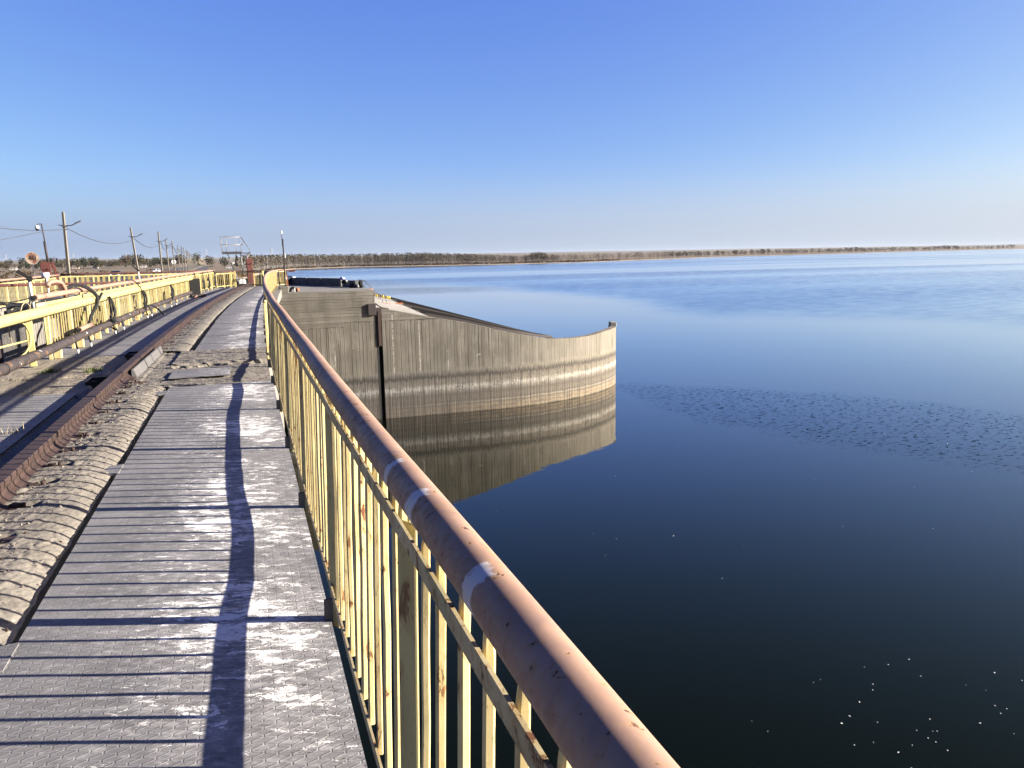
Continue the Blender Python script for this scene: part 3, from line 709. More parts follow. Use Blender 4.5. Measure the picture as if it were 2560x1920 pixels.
# ------------------------------------------------------------------ left fence, pipes and cables
def along(pts, st):
    out = []; 
    for a, b in zip(pts[:-1], pts[1:]):
        L = (b-a).length; n = max(1, int(round(L/st)))
        out += [a+(b-a)*(i/n) for i in range(n)]
    return out + [pts[-1]]
def fence(name, label, pts, zh, zt, zb, post_st, bal_st, hm, bm, hr=.042, br=.010, limit=100, pm='yellow', cat='fence', group=None, post_z=None, bar=True, bw=None):
    pts = [Vector(p) for p in pts]
    root = empty(name, pts[0], label, cat, group)
    mb = MB(); mb.tube([p+Vector((0,0,zh)) for p in pts], hr, 12); mb.build('handrail', M[hm], root)
    mb = MB(); mb.bar([p+Vector((0,0,zt)) for p in pts], .012, .055); mb.build('top_bar', M[bm], root)
    mb = MB(); mb.bar([p+Vector((0,0,zb)) for p in pts], .012, .05); mb.build('bottom_bar', M[bm], root)
    first = None
    for p in along(pts, post_st):
        if first is None:
            m2 = MB(); m2.bbox((0,0,(zt)/2), (.06,.06,zt), .006); first = o = m2.build('post', M[pm], root, world=True)
        else: o = first.copy(); COL.objects.link(o); o.parent = root
        o.location = p + Vector((0,0,0)) - root.location
    first = None; rest = MB(); q = along(pts, bal_st); q.sort(key=lambda p: p.y)
    for i, p in enumerate(q):
        if i < limit:
            if first is None:
                m2 = MB()
                if bw: m2.box((0,0,(zt-zb)/2), (bw,.012,zt-zb))
                else: m2.tube([(0,0,0),(0,0,(zt-zb)*.5),(0,0,zt-zb)], br*1.35, 4, twist=R(45), sm=False)
                first = o = m2.build('baluster', M[bm], root, world=True)
            else: o = first.copy(); COL.objects.link(o); o.parent = root
            o.location = p + Vector((0,0,zb)) - root.location; o.rotation_euler = (rnd.uniform(-.01,.01), rnd.uniform(-.01,.01), rnd.uniform(-.2,.2))
        else: rest.tube([p+Vector((0,0,zb)), p+Vector((0,0,zt))], br*1.35, 4, twist=R(45), sm=False)
    if rest.v: tag(rest.build('baluster', M[bm], root), kind='stuff')
    return root
LF = [on(-3.24, y) for y in frange(14.85, 48.9, 1.7)]
lf = fence('fence', 'yellow bar fence with pink handrail along the left side of the crane rail deck', LF, 1.075, .945, .17, 1.7, .20, 'pink_far', 'yellow_clean', .046, .0095)
mb = MB(); mb.tube([on(-3.24, y, 1.075) for y in (14.25,14.5,14.9)], .046, 12); mb.tube([on(-3.24,14.24,1.075), on(-3.24,14.30,1.075)], .034, 12, mi=1)
mb.build('handrail_end', [M['pink_far'], M['void']], lf)
mb = MB(); mb.bar([on(-3.24, y, .945) for y in (14.3,14.6,14.9)], .012, .06); mb.build('top_bar', M['yellow'], lf)
mb = MB()
hk = [(-3.24,16.35,1.0),(-3.22,16.3,1.16),(-3.24,16.15,1.27),(-3.26,15.85,1.30),(-3.28,15.5,1.29),(-3.29,15.35,1.22)]
mb.tube([on(*p) for p in hk], .035, 10); mb.build('bent_hook', M['pink_far'], lf)
# broken piece at the near end
bt = empty('bent_post', on(-3.25,13.7,0), 'broken yellow post with bent hoops at the left edge of the photo', 'broken fence')
mb = MB(); mb.bbox(on(-3.27,13.85,.42), (.10,.10,.80), .01, rz=.2); mb.build('post', M['yellow_clean'], bt)
mb = MB(); mb.tube([on(-3.25,14.72,z) for z in (.25,.55,.84)], .016, 6); mb.tube([on(-3.25,13.3,.75), on(-3.25,14.1,.77), on(-3.25,14.72,.80)], .018, 6); mb.build('thin_bar', M['yellow_clean'], bt)
mb = MB(); mb.tube([on(-3.22, y, z) for y, z in ((12.6,.80),(13.2,.77),(13.45,.70),(13.62,.58),(13.66,.45),(13.55,.36),(13.3,.29),(12.9,.245),(12.3,.25),(11.8,.27))], .014, 8); mb.tube([on(-3.24,11.8,.50), on(-3.25,13.85,.44)], .016, 6); mb.build('bent_hoop', M['yellow_clean'], bt)
yp = empty('yellow_pipe', on(-3.09,9,.86), 'fat yellow pipe fixed in front of the left fence', 'pipe')
mb = MB(); mb.tube([on(-3.09, y, .862+.01*nz(y,3,.3)) for y in frange(7, 37.6, .8)], .080, 20); mb.tube([on(-3.09,37.6,.862), on(-3.09,38.0,.862)], .06, 14); mb.build('pipe', M['yellow_clean'], yp)
mb = MB()
for y in (17.0, 22.1, 27.2, 32.3): mb.tube([on(-3.09,y,.862), on(-3.09,y+.03,.862)], .0835, 20); mb.box(on(-3.17,y,.80), (.12,.05,.03))
mb.build('clamp', M['yellow_clean'], yp)
dp = empty('dark_pipe', on(-3.0,9,.26), 'dark rusty pipe lying low on short supports below the yellow pipe', 'pipe')
mb = MB(); mb.tube([on(-3.02+.02*nz(y,1,.4), y, .275+.012*nz(y,9,.5)) for y in frange(7, 36.5, .5)], .071, 16); mb.build('pipe', M['dark_pipe'], dp)
mb = MB()
for y in (11.4,15.2,19.3,23.0,28.0): mb.tube([on(-3.02,y,.275), on(-3.02,y+.05,.275)], .080, 16)
mb.build('weld_collar', M['dark_pipe'], dp)
sm_ = None
for y in (15.35,16.5,19.2,20.3,24.2,25.0,29.6,31.0):
    m2 = MB(); m2.tube([(0,0,.02),(.0,.02,.10)], .018, 8, mi=1); m2.tube([(0,.02,.10),(-.04,.03,.26)], .016, 8)
    s_ = m2.build('support_leg', [M['black'], M['white_paint']], dp, world=True); s_.location = on(-2.93,y,.0)-dp.location
mb = MB()
for y in (14.9,16.7,18.4,20.4,22.1,23.8,25.5,27.2): mb.box(on(-3.14,y,.10), (.10,.14,.17))
mb.build('saddle_block', M['yellow'], dp)
mb = MB(); mb.tube([on(-2.98,15.9,.405), on(-3.0,16.6,.41), on(-3.02,17.2,.40)], .045, 10); mb.tube([on(-2.978,15.87,.405), on(-2.978,15.9,.405)], .035, 10, mi=1)
tag(mb.build('loose_pipe', [M['pink_far'], M['void']]), 'short pink pipe offcut resting on the dark pipe', 'pipe')
# cable bundles
def bundle(label, paths, r=.014, mat='black_cable', name='cable_bundle'):
    mb = MB()
    for p in paths:
        P = [on(*q) for q in p]
        pts = []                                       # Catmull-Rom smoothing
        for i in range(len(P)-1):
            p0, p1, p2, p3 = P[max(i-1,0)], P[i], P[i+1], P[min(i+2,len(P)-1)]
            for k in range(6):
                t = k/6; pts.append(.5*((2*p1)+(p2-p0)*t+(2*p0-5*p1+4*p2-p3)*t*t+(3*p1-p0-3*p2+p3)*t**3))
        mb.tube(pts+[P[-1]], r*rnd.uniform(.8,1.2), 6)
    return tag(mb.build(name, M[mat]), label, 'cables', 'cable bundles hung on the left fence')
def jit(p, k=.03): return [(x+rnd.uniform(-k,k), y+rnd.uniform(-k*3,k*3), z+rnd.uniform(-k,k)) for x, y, z in p]
def loops(x, y, z0, z1, w, n, k=.03):
    out = []
    for i in range(n):
        b = .0 + .25*rnd.random()*(z1-z0)
        out.append(jit([(x,y,z1),(x+.02,y+w*.6,z1-.12),(x+.03,y+w,(z0+z1)/2),(x+.03,y+w*.7,z0+b+.05),(x+.02,y,z0+b),(x+.02,y-w*.6,z0+b+.1),(x+.03,y-w*.5,(z0+z1)/2),(x,y-.02,z1-.02)], k*.6))
    return out
big = [(-3.30,16.7,1.13),(-3.18,17.0,1.19),(-3.08,17.5,1.12),(-2.99,17.75,.98),(-2.97,17.8,.84),(-3.0,17.7,.72),(-3.03,17.35,.56),(-3.05,17.2,.40)]
bundle('thick black hose draped over the pink handrail and yellow pipe, nearest bundle', [jit(big,.012) for _ in range(5)] + [jit(big[2:5]+[(-2.98,18.4,.98)],.012)], .026)
bundle('long tangle of black cable looped low over the dark pipe, second bundle', loops(-2.97,19.1,.20,.86,.26,9) + [jit([(-2.97,19.2,.2),(-2.93,19.3,.12),(-2.95,19.3,.02)]) for _ in range(3)] + [jit([(-2.97,18.2,.35),(-2.90,18.6,.42),(-2.88,19.3,.30)],.01)], .013)
bundle('black cable coil hanging below the yellow pipe, third bundle', loops(-2.97,24.1,.30,.82,.28,8), .014)
bundle('rust-tinted black cable coil near the dark upright sheet, fourth bundle', loops(-2.97,30.2,.30,.80,.30,8), .014)
bundle('thin black cable wrapped around handrail and yellow pipe between the second and third bundles', [jit([(-3.27,23.3,1.14),(-3.1,23.5,1.12),(-3.0,23.7,.97),(-2.98,23.8,.86),(-2.98,23.9,.6)],.01) for _ in range(2)], .012)
for lab, y in (('black cable hanging on the fence just past the dark upright sheet', 39.8), ('black cable bundle in the middle of the far fence section', 43.0), ('black coil of cable in the far fence section', 45.3), ('black cables dangling at the far end of the left fence', 48.2)):
    bundle(lab, loops(-3.17,y,.15,.75,.28,6) + [jit([(-3.26,y-.1,1.12),(-3.17,y,1.0),(-3.16,y+.05,.6),(-3.14,y+.1,.05)],.02) for _ in range(3)], .016)
bundle('loose black cable slack lying on the deck under the third bundle', [jit([(-3.0,24.0,.34),(-2.9,24.6,.38),(-2.78,25.2,.22),(-2.7,25.6,.03)],.02) for _ in range(2)], .013)
bundle('pink loose hose lying on deck by the dark upright sheet', [[(-2.9,36.6,.03),(-2.95,38.2,.10),(-3.05,39.5,.18)]], .03, 'pink_far', 'loose_hose')
mb = MB(); c = on(-3.02,38.2,.42); mb.bbox(c, (.46,.06,.84), .01, rz=.35); mb.box(on(-2.9,38.0,.06), (.62,.42,.14), rz=.3, mi=1)
tag(mb.build('rubber_sheet', [M['black'], M['box_brown']]), 'dark upright rubber sheet on a block at the end of the yellow pipe', 'sheet')

# fences around the gate chamber
f2 = [Vector((-8.2-.04*(y-30), y, 0)) for y in frange(22, 44.4, 1.6)]
fence('fence', 'yellow fence with pink handrail along the road beyond the gate chamber', f2, 1.06, .93, .14, 1.6, .2, 'pink_far', 'yellow_clean', .04, .008)
x9 = Vector((-3.3+curve_off(46.9), 46.9, 0)); x8 = Vector((-8.75, 44.5, 0))
fence('fence', 'cross fence of wide cream slats with brown handrail behind the yellow pipe', [x8+(x9-x8)*k for k in (0,.2,.4,.6,.8,1)], 1.08, .96, .12, .72, .235, 'brownred', 'yellow_clean', .04, .01, bw=.125)
fence('fence', 'low far end fence with brown handrail behind the tall dark red column', [(-1.55,49.3,-.02),(-.75,51.2,-.02),(-.55,52.4,-.02),(.6,52.0,-.02),(1.10,50.6,-.02)], .97, .88, .13, 1.0, .26, 'brownred', 'yellow_clean', .035, .012)
for lab, x, y, s in (('pair of fat yellow end posts left of the silver ladder feet', -.80, 51.1, .13), ('narrow yellow gate panel closing the far end of the walkway', 1.08, 49.7, .09)):
    mb = MB()
    for k in range(2 if x < 0 else 4): mb.bbox((x+k*(.26 if x < 0 else .02), y+k*(.4 if x < 0 else .42), .48), (s,s,.98), .01)
    tag(mb.build('gate_post', M['yellow_clean']), lab, 'gate posts')
br = empty('brown_rail', (-5,20,0), 'brown pipe rail crossing the gate chamber behind the left fence', 'rail')
mb = MB(); mb.tube([(-5.2,15,1.30),(-5.0,19.5,1.17),(-5.0,27.4,.99),(-4.75,36.5,.80),(-4.55,38.8,.74)], .036, 10); mb.tube([(-4.55,38.8,.74),(-4.25,40.2,.30),(-4.0,41,-.6)], .03, 8); mb.build('pipe', M['brownred'], br)
mb = MB()
for y in (16, 22, 28, 34): mb.tube([(-5.0,y,-3.4),(-5.0,y,1.28-.022*(y-15))], .04, 8)
mb.build('stanchion', M['yellow_clean'], br)
cb = MB()
for k in range(5):
    z = .75+.07*k; cb.tube([(-5.2+.1*k, 17+t*18, z+.14*math.sin(t*9+k)-.25*math.sin(t*3.14)) for t in frange(0,1,.05)], .013, 5)
tag(cb.build('slack_cables', M['black_cable']), 'slack black cables strung across the gate chamber', 'cables')
cb = MB()
for q in range(4):
    y0 = 17.5+q*2.1; cb.tube([(-4.3-.3*q, y0+.55*math.cos(a), .36+.42*math.sin(a)) for a in frange(0, 5.0, .4)], .011, 5)
tag(cb.build('pale_hose', M['dry_grass']), 'pale thin hose curling loosely inside the gate chamber', 'hose')
mb = MB(); mb.bbox((-4.25,18.4,-1.4), (.5,2.6,3.9), .03); mb.box((-4.25,21.6,-1.9), (.6,.5,2.9))
tag(mb.build('chamber_pillar', M['conc_dark']), 'grey concrete pillar inside the chamber behind the broken fence end', 'pillar')
mb = MB(); mb.box((-1.0,57.5,-1.0), (4.4,.8,2.7)); mb.box((-1.2,57.0,.36), (3.6,.3,.06))
tag(mb.build('stoplog_stack', M['void']), 'dark low steel stack behind the far end fence and red column', 'steel stack')
gt = empty('gate_beam', (-6,20,0), 'dark steel gate beam spanning the gate chamber beyond the left fence', 'gate beam')
mb = MB(); mb.box((-5.9,24,-.25), (.5,26,.14)); mb.box((-5.9,24,-.65), (.06,26,.66)); mb.box((-5.9,24,-1.05), (.5,26,.14)); mb.build('girder', M['box_brown'], gt)
mb = MB()
for y in frange(14, 36, 2.2): mb.box((-5.9,y,-.65), (.44,.05,.62))
mb.build('stiffener', M['box_brown'], gt)
mb = MB()
for i, y in enumerate((20.5, 24, 29, 33.5)):
    mb.bbox((-6.9,y,.12), (.7,.9,.5), .03); mb.tube([(-6.5,y-.5,.2),(-6.5,y+.5,.2)], .16, 10)
mb.prism([(-7.3,14),(-6.5,14),(-6.5,38),(-7.3,38)], -3.4, -.12)
tag(mb.build('gate_motor', M['lamp_grey']), 'row of grey gate drive motors inside the chamber behind the fence', 'motor')

# ------------------------------------------------------------------ lamps, posts, sign and camera on the left
def spot(name, label, p, h, head, tilt, white, cat='floodlight', grp='floodlights by the fences'):
    root = empty(name, p, label, cat, grp); p = Vector(p)
    mb = MB(); mb.tube([p, p+Vector((-.02,0,h))], .021, 10); mb.build('stem', M['white_paint'], root)
    mb = MB(); c = p+Vector((-.075,.0,h+.05))
    if white: mb.tube([p+Vector((-.02,0,h-.16)), p+Vector((-.02,0,h-.02)), p+Vector((-.03,0,h)), p+Vector((-.03,0,h+.10)), p+Vector((-.03,0,h+.11))], .05, 10, rs=[.03,.035,.085,.085,.06])
    else: mb.box(c, (.25,.13,.055), rz=.25, ry=R(38)); mb.box(p+Vector((-.01,0,h)), (.05,.07,.08), ry=R(25))
    o = mb.build('lamp_head', M['white_paint' if white else 'black'], root)
    return root
a = spot('floodlight', 'white stem with a dark tilted floodlight head at the open end of the pink handrail', on(-3.28,14.3,.9), .48, 0, 0, False)
mb = MB(); mb.bbox(on(-3.27,14.3,1.06), (.12,.1,.07), .01); mb.build('bracket', M['lamp_grey'], a)
spot('floodlight', 'small floodlight with a white head between the near fence and the road fence', (-4.2,20,.85), .46, 0, 0, True)
spot('floodlight', 'white stem with dark floodlight head in front of the second concrete pole', (-4.62,40,.55), .70, 0, 0, False)
sg = empty('speed_sign', (-9.5,42.8,0), 'weathered round speed limit sign reading 40, standing by the road', 'road sign')
mb = MB(); mb.tube([(-9.5,42.8,-.1),(-9.52,42.8,1.66)], .022, 8); mb.build('post', M['lamp_grey'], sg)
mb = MB(); fwd = Vector((.21,-.978,0)); cc = Vector((-9.52,42.78,1.905)); ri = Vector((.978,.21,0))
mb.loft([[cc+fwd*d+ri*(r*math.cos(t))+Vector((0,0,r*math.sin(t))) for t in [i*math.pi/16 for i in range(32)]] for d, r in ((0,.29),(.015,.295),(.02,.285))], True, 0, False)
t = T('faded_sign_face', .7, 0, .3); v = t.pos(); n = t.noise(v, 3.2, 5, .7); t.set('Base Color', t.mix(t.step(n, .42, .58), (.36,.27,.20), (.14,.045,.025)))
mb.build('disc', t.mat, sg)
mb = MB(); 
mb.loft([[cc+fwd*d+ri*(r*math.cos(t_))+Vector((0,0,r*math.sin(t_))) for t_ in [i*math.pi/16 for i in range(32)]] for d, r in ((.0205,.292),(.026,.292),(.026,.268),(.0205,.268))], False, 0, False)
mb.build('rim', simple('faded_rim', (.34,.30,.27), .8, 0, .25, 9), sg)
fc = bpy.data.curves.new('numerals_curve', 'FONT'); fc.body = '40'; fc.size = .34; fc.align_x = 'CENTER'; fc.align_y = 'CENTER'; fc.extrude = .004
fo = bpy.data.objects.new('tmp', fc); COL.objects.link(fo); bpy.context.view_layer.update()
dg = bpy.context.evaluated_depsgraph_get(); me = bpy.data.meshes.new_from_object(fo.evaluated_get(dg)); bpy.data.objects.remove(fo)
no = bpy.data.objects.new('numerals', me); me.materials.clear(); me.materials.append(M['black']); COL.objects.link(no); no.parent = sg
rot = Matrix((ri, Vector((0,0,1)), -ri.cross(Vector((0,0,1))).normalized()*-1)).transposed()
no.matrix_local = Matrix.Translation(cc+fwd*.030-sg.location) @ rot.to_4x4()
def cabinet(label, p, rz, ladder, h, w):
    root = empty('gate_column', p, label, 'steel column', 'red steel columns at the crane rails'); p = Vector(p)
    mb = MB(); mb.bbox(p+Vector((0,0,h*.38)), (w*.90,w*.8,h*.78), .015, rz); mb.build('box', M['column_red'], root)
    mb = MB(); mb.bbox(p+Vector((0,0,h*.86)), (w*1.08,w,h*.17), .02, rz); mb.box(p+Vector((.0,-.02,h*.965)), (w*.8,w*.5,.08), rz)
    for sx in (-.12,.12): mb.box(p+Vector((sx,-w*.5,h*.795)), (.05,.05,.06), rz)
    mb.build('head', M['column_red'], root)
    if ladder:
        mb = MB()
        for dx0, dx1 in ((.28,.62),):
            for yy in (-.15,.18): mb.tube([p+Vector((dx0,yy,h*.98)), p+Vector((dx1,yy,0))], .045, 4, twist=R(45), sm=False)
            for k in (.15,.4,.65,.9):
                x = dx1+(dx0-dx1)*k; mb.box(p+Vector((x,.015,h*.98*k)), (.05,.36,.05))
        mb.build('bracket', M['column_red'], root)
    return root
cabinet('short dark red steel column with a slanting side bracket behind the road fence', (-9.15,43.6,0), .1, True, 1.74, .42)
cabinet('tall dark red steel column at the far end of the crane rail', (.40,55,0), .1, False, 1.78, .40)
mb = MB(); p = Vector((.40,55,0)); mb.box(p+Vector((.27,-.1,.45)), (.06,.06,.95), ry=-.06); mb.box(p+Vector((.30,-.1,.95)), (.14,.12,.1)); tag(mb.build('buffer_stop', M['column_red']), 'small red stop post beside the tall column at the rail end', 'buffer stop')
cc_ = empty('camera_mast', (-9.1,43.9,0), 'dark mast with a white dome security camera beside the short red column', 'security camera')
mb = MB(); mb.tube([(-9.10,43.9,1.6),(-9.16,43.9,2.72)], .055, 10); mb.tube([(-9.13,43.9,2.5),(-9.20,43.9,3.58)], .028, 8); mb.tube([(-9.20,43.9,3.56),(-9.32,43.8,3.56),(-9.36,43.75,3.50)], .022, 8); mb.build('mast', M['box_brown'], cc_)
mb = MB(); c = Vector((-9.37,43.72,3.36)); mb.tube([c+Vector((0,0,z)) for z in (.13,.12,.04,-.03)], .09, 14, rs=[.04,.085,.095,.095]); mb.build('housing', M['white_paint'], cc_)
mb = MB(); mb.tube([c+Vector((0,0,z)) for z in (-.031,-.08,-.12,-.14)], .08, 14, rs=[.085,.075,.05,.02]); mb.build('dome', M['glass_dark'], cc_)

def pole(label, x, y, z0, zt, lean, arm, lz, r=.115, grp='concrete poles along the embankment road'):
    root = empty('light_pole', (x,y,z0), label, 'light pole', grp); b = Vector((x,y,z0)); tp = Vector((x+lean,y,zt))
    mb = MB(); mb.tube([b, tp], r, 4, rs=[r*1.15, r*.8], twist=R(30), sm=False); mb.build('shaft', M['pole_conc'], root)
    q = b+(tp-b)*((lz-z0)/(zt-z0))
    mb = MB(); mb.tube([q+Vector((-.35,0,.05)), q+Vector((.35,0,0))], .03, 6); mb.box(q+Vector((0,0,-.05)), (.30,.30,.06))
    if arm: mb.tube([q+Vector((.1,0,0)), q+Vector((.45,0,.03)), q+Vector((1.0,-.1,.28))], .035, 6)
    mb.build('arm', M['lamp_grey'], root)
    if arm:
        mb = MB(); mb.bbox((0,0,0), (.48,.16,.07), .02); o = mb.build('lamp', M['lamp_grey'], root, world=True); o.location = q+Vector((.85,-.08,.24))-root.location; o.rotation_euler = (0,-R(24),0)
    mb = MB(); mb.tube([q+Vector((.17,0,-.22)), q+Vector((.25,0,-.18))], .05, 6); mb.build('insulator', M['lamp_grey'], root)
    return q+Vector((.22,0,-.2))
names = ['nearest and thickest concrete light pole, behind the road fence','leaning concrete light pole, second nearest in the row','tall concrete light pole, third in the row','fourth concrete light pole in the row, with two thin arms','fifth concrete light pole, close beside the fourth','sixth concrete light pole in the receding row','seventh concrete light pole in the receding row']
P = [(-11.3,60,-1.2,5.06,.08,1,4.15),(-10.05,88,-1.6,5.15,-.50,1,4.22),(-9.95,110,-1.8,5.51,-.06,1,4.26),(-11.67,140,-2,5.28,-.02,1,4.3),(-11.5,150,-2,5.29,-.05,0,4.3),(-13.15,184,-2.2,5.21,.03,1,4.31),(-13.9,205,-2.2,5.45,.1,0,4.3)]
W = [Vector((-12.6,31,4.15))]
for nm, a in zip(names, P): W.append(pole(nm, *a))
far = [(232,-15.0),(256,-16.0),(283,-17.3),(312,-18.7),(345,-20.3),(382,-22.1),(424,-24.1),(470,-26.3),(522,-28.8),(580,-31.5),(645,-34.6),(715,-38),(790,-41.5)]
for i, (y, x) in enumerate(far):
    W.append(pole('distant concrete light pole, a thin stroke in the receding row', x, y, -2.6, 5.3+.2*rnd.uniform(-1,1), rnd.uniform(-.1,.1), i % 3 == 0, 4.3, .13, 'distant light poles'))
def wire(name, label, a, b, sag, r):
    mb = MB(); mb.tube([a+(b-a)*t - Vector((0,0,sag*4*t*(1-t))) for t in frange(0, 1, .05)], r, 5); return tag(mb.build(name, M['lamp_grey']), label, 'wire', 'overhead wires')
labs = ['overhead wire sagging from the left edge of the photo to the nearest concrete pole','overhead wire sagging between the nearest and the leaning concrete pole','overhead wire between the leaning pole and the third pole','overhead wire between the third and fourth poles','short overhead wire between the fourth and fifth poles','overhead wire between the fifth and sixth poles','overhead wire between the sixth and seventh poles']
for i, l in enumerate(labs): wire('overhead_wire', l, W[i], W[i+1], (.55,.72,.72,.75,.2,.8,.5)[i], .022+.006*i)
wire('overhead_wire', 'lower wire running from the left edge up to the camera mast', Vector((-13.5,31,1.6)), Vector((-9.17,43.9,3.2)), .12, .014)
wire('overhead_wire', 'thin stay wire dropping steeply at the left edge behind the speed sign', Vector((-15.0,44,3.0)), Vector((-10.6,44,-.2)), .02, .014)
wire('overhead_wire', 'thin wire slanting gently down at the left edge behind the speed sign', Vector((-15.0,44,2.05)), Vector((-11.9,44,1.35)), .05, .014)

# ------------------------------------------------------------------ silver work platform and white-tipped post
wp = empty('work_platform', (-.4,56,0), 'silver tubular work platform on bent legs beyond the tall red column', 'platform')
def tb(name, segs, r, m='galv'):
    mb = MB()
    for s in segs: mb.tube([Vector(p) for p in s], r, 8)
    return mb.build(name, M[m], wp)
def rect(z, y0=55.3, y1=56.5, x0=-1.33, x1=-.05): return [(x0,y0,z),(x1,y0,z),(x1,y1,z),(x0,y1,z),(x0,y0,z)]
tb('guard_rail', [rect(3.18), rect(2.68)], .017)
tb('upright', [[(x,y,2.1),(x-.04,y,3.18)] for x in (-1.26,-.95,-.33,-.04) for y in (55.3,56.5)], .016)
mb = MB(); mb.box((-.66,55.9,2.14), (1.24,1.2,.16)); mb.box((.22,55.9,2.12), (.55,1.1,.06)); mb.build('deck', M['lamp_grey'], wp)
for y in (55.35,56.45): tb('stair_rail', [[(-.02,y,3.2),(.49,y,2.36),(.52,y,2.05)], [(-.04,y,2.68),(.2,y,2.68)]], .017)
tb('front_leg', [[(-.95,55.6,2.08),(-.86,55.6,1.9),(-.40,55.6,.35),(-.34,55.6,.05)], [(-.95,56.2,2.08),(-.86,56.2,1.9),(-.45,56.3,.2)]], .024)
tb('rear_leg', [[(-.09,55.6,2.05),(-.05,55.6,.7)], [(-.09,56.3,2.05),(0,56.3,.7)], [(.45,55.6,2.05),(0,55.6,1.33),(-.02,55.6,.9)], [(.0,55.6,1.3),(.38,55.6,.6)]], .024)
mb = MB(); mb.bbox((-.62,55.55,1.47), (.16,.1,.08), .02); mb.bbox((-.66,55.55,1.30), (.08,.08,.12), .02); mb.bbox((-.15,55.8,.22), (.5,.4,.3), .08); mb.build('winch_box', M['white_paint'], wp)
mp = empty('marker_post', (2.33,48.6,0), 'thin dark red post with a white lamp on top, where the railing turns', 'post')
mb = MB(); mb.tube([(2.33,48.6,0),(2.34,48.6,2.85)], .052, 4, twist=R(40), sm=False); mb.tube([(2.30,48.58,2.4),(2.29,48.58,3.15)], .018, 8); mb.build('shaft', M['box_brown'], mp)
mb = MB(); mb.tube([(2.29,48.58,3.14),(2.29,48.58,3.17),(2.29,48.58,3.30),(2.29,48.58,3.33)], .045, 10, rs=[.03,.047,.047,.025]); mb.build('lamp', M['white_paint'], mp)
mb = MB(); mb.bbox((2.42,48.58,1.85), (.05,.05,.26), .01); mb.build('junction_box', M['white_paint'], mp)
mb = MB(); mb.box((2.45,48.6,.5), (.05,.05,1.0), ry=-.05); mb.build('brace', M['rag'], mp)
# ------------------------------------------------------------------ concrete pier
YP = 45.0
TOP = [(7.07,-1.22),(7.44,-1.27),(8.72,-1.56),(10.46,-1.94),(12.68,-2.38),(13.6,-2.63),(15.47,-3.10),(17.3,-3.47),(18.45,-3.70),(20.0,-3.79),(21.9,-3.82),(24.2,-3.70),(26.2,-3.64),(40,-3.6)]
def interp(T_, x):
    if x <= T_[0][0]: return T_[0][1]
    for (a, p), (b, q) in zip(T_[:-1], T_[1:]):
        if x <= b: return p+(q-p)*(x-a)/(b-a)
    return T_[-1][1]
M['ramp_gravel'] = simple('dark_ramp_gravel', (.05,.045,.04), .95, 0, .5, 6, .6, .03, spec=.1)
pier = empty('concrete_pier', (1.8,45,-8), 'board-marked concrete pier with sloping top and rounded nose standing in the lake', 'pier')
def puv(u_of): return lambda v: (u_of(v), v.z+20.0)
ZB = -9.2
mb = MB()                                                   # upper left block
mb.grid(lambda u, w: (1.8+5.27*u, YP+.012*nz(u*9, w*5, 1), -.235+.015*nz(u*8, 3, 1)*(1-w) + (ZB+.235)*w), 40, 40, sm=False)
mb.quad((7.07,YP,-.235),(7.07,YP,-1.4),(7.07,YP+.6,-1.4),(7.07,YP+.6,-.235))
mb.quad((1.8,YP,ZB),(1.8,YP,-.235),(1.8,YP+.6,-.235),(1.8,YP+.6,ZB))
mb.quad((1.8,YP,-.235),(7.07,YP,-.235),(7.07,YP+.6,-.235),(1.8,YP+.6,-.235))
mb.bbox((2.06,YP+.24,-.03), (.53,.5,.38), .04)
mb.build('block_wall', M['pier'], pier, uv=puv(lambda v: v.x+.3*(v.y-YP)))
mb = MB(); mb.quad((7.07,YP,-1.25),(7.2,YP,-1.25),(7.2,YP,ZB),(7.07,YP,ZB)); mb.quad((7.2,YP,-1.25),(7.2,YP+.5,-1.25),(7.2,YP+.5,ZB),(7.2,YP,ZB)); mb.quad((7.43,YP+.5,-1.25),(7.43,YP,-1.25),(7.43,YP,ZB),(7.43,YP+.5,ZB)); mb.quad((7.2,YP+.5,-1.25),(7.43,YP+.5,-1.25),(7.43,YP+.5,ZB),(7.2,YP+.5,ZB))
mb.build('slot', M['void'], pier)
plan = [(7.43,45),(9,45),(11,45),(13,45),(14.6,45.03),(16.2,45.2),(17.75,45.54),(19.1,45.97),(20.4,46.5),(21.5,47.08),(22.5,47.72),(23.3,48.33),(24.05,49.0),(24.7,49.65),(25.2,50.25),(25.6,50.95),(25.8,51.6)]
pl = []
for i in range(len(plan)-1):
    p0, p1, p2, p3 = [Vector((*plan[max(0,min(len(plan)-1,i+k))],0)) for k in (-1,0,1,2)]
    for k in range(5):
        t_ = k/5; pl.append(.5*((2*p1)+(p2-p0)*t_+(2*p0-5*p1+4*p2-p3)*t_*t_+(3*p1-p0-3*p2+p3)*t_**3))
pl.append(Vector((*plan[-1],0)))
S = [7.43]
for a, b in zip(pl[:-1], pl[1:]): S.append(S[-1]+(b-a).length)
us = {}
mb = MB(); nr = 36
for i, (p, s) in enumerate(zip(pl, S)):
    zt = interp(TOP, s) + .02*nz(s, 0, 1.6) + .012*nz(s, 2, 5)
    for j in range(nr+1): mb.v.append(Vector((p.x, p.y, zt+(ZB-zt)*j/nr))); us[len(mb.v)-1] = s
k = nr+1
for i in range(len(pl)-1):
    for j in range(nr): mb.face((i*k+j, i*k+j+1, (i+1)*k+j+1, (i+1)*k+j), 0, True)
n0 = len(mb.v)
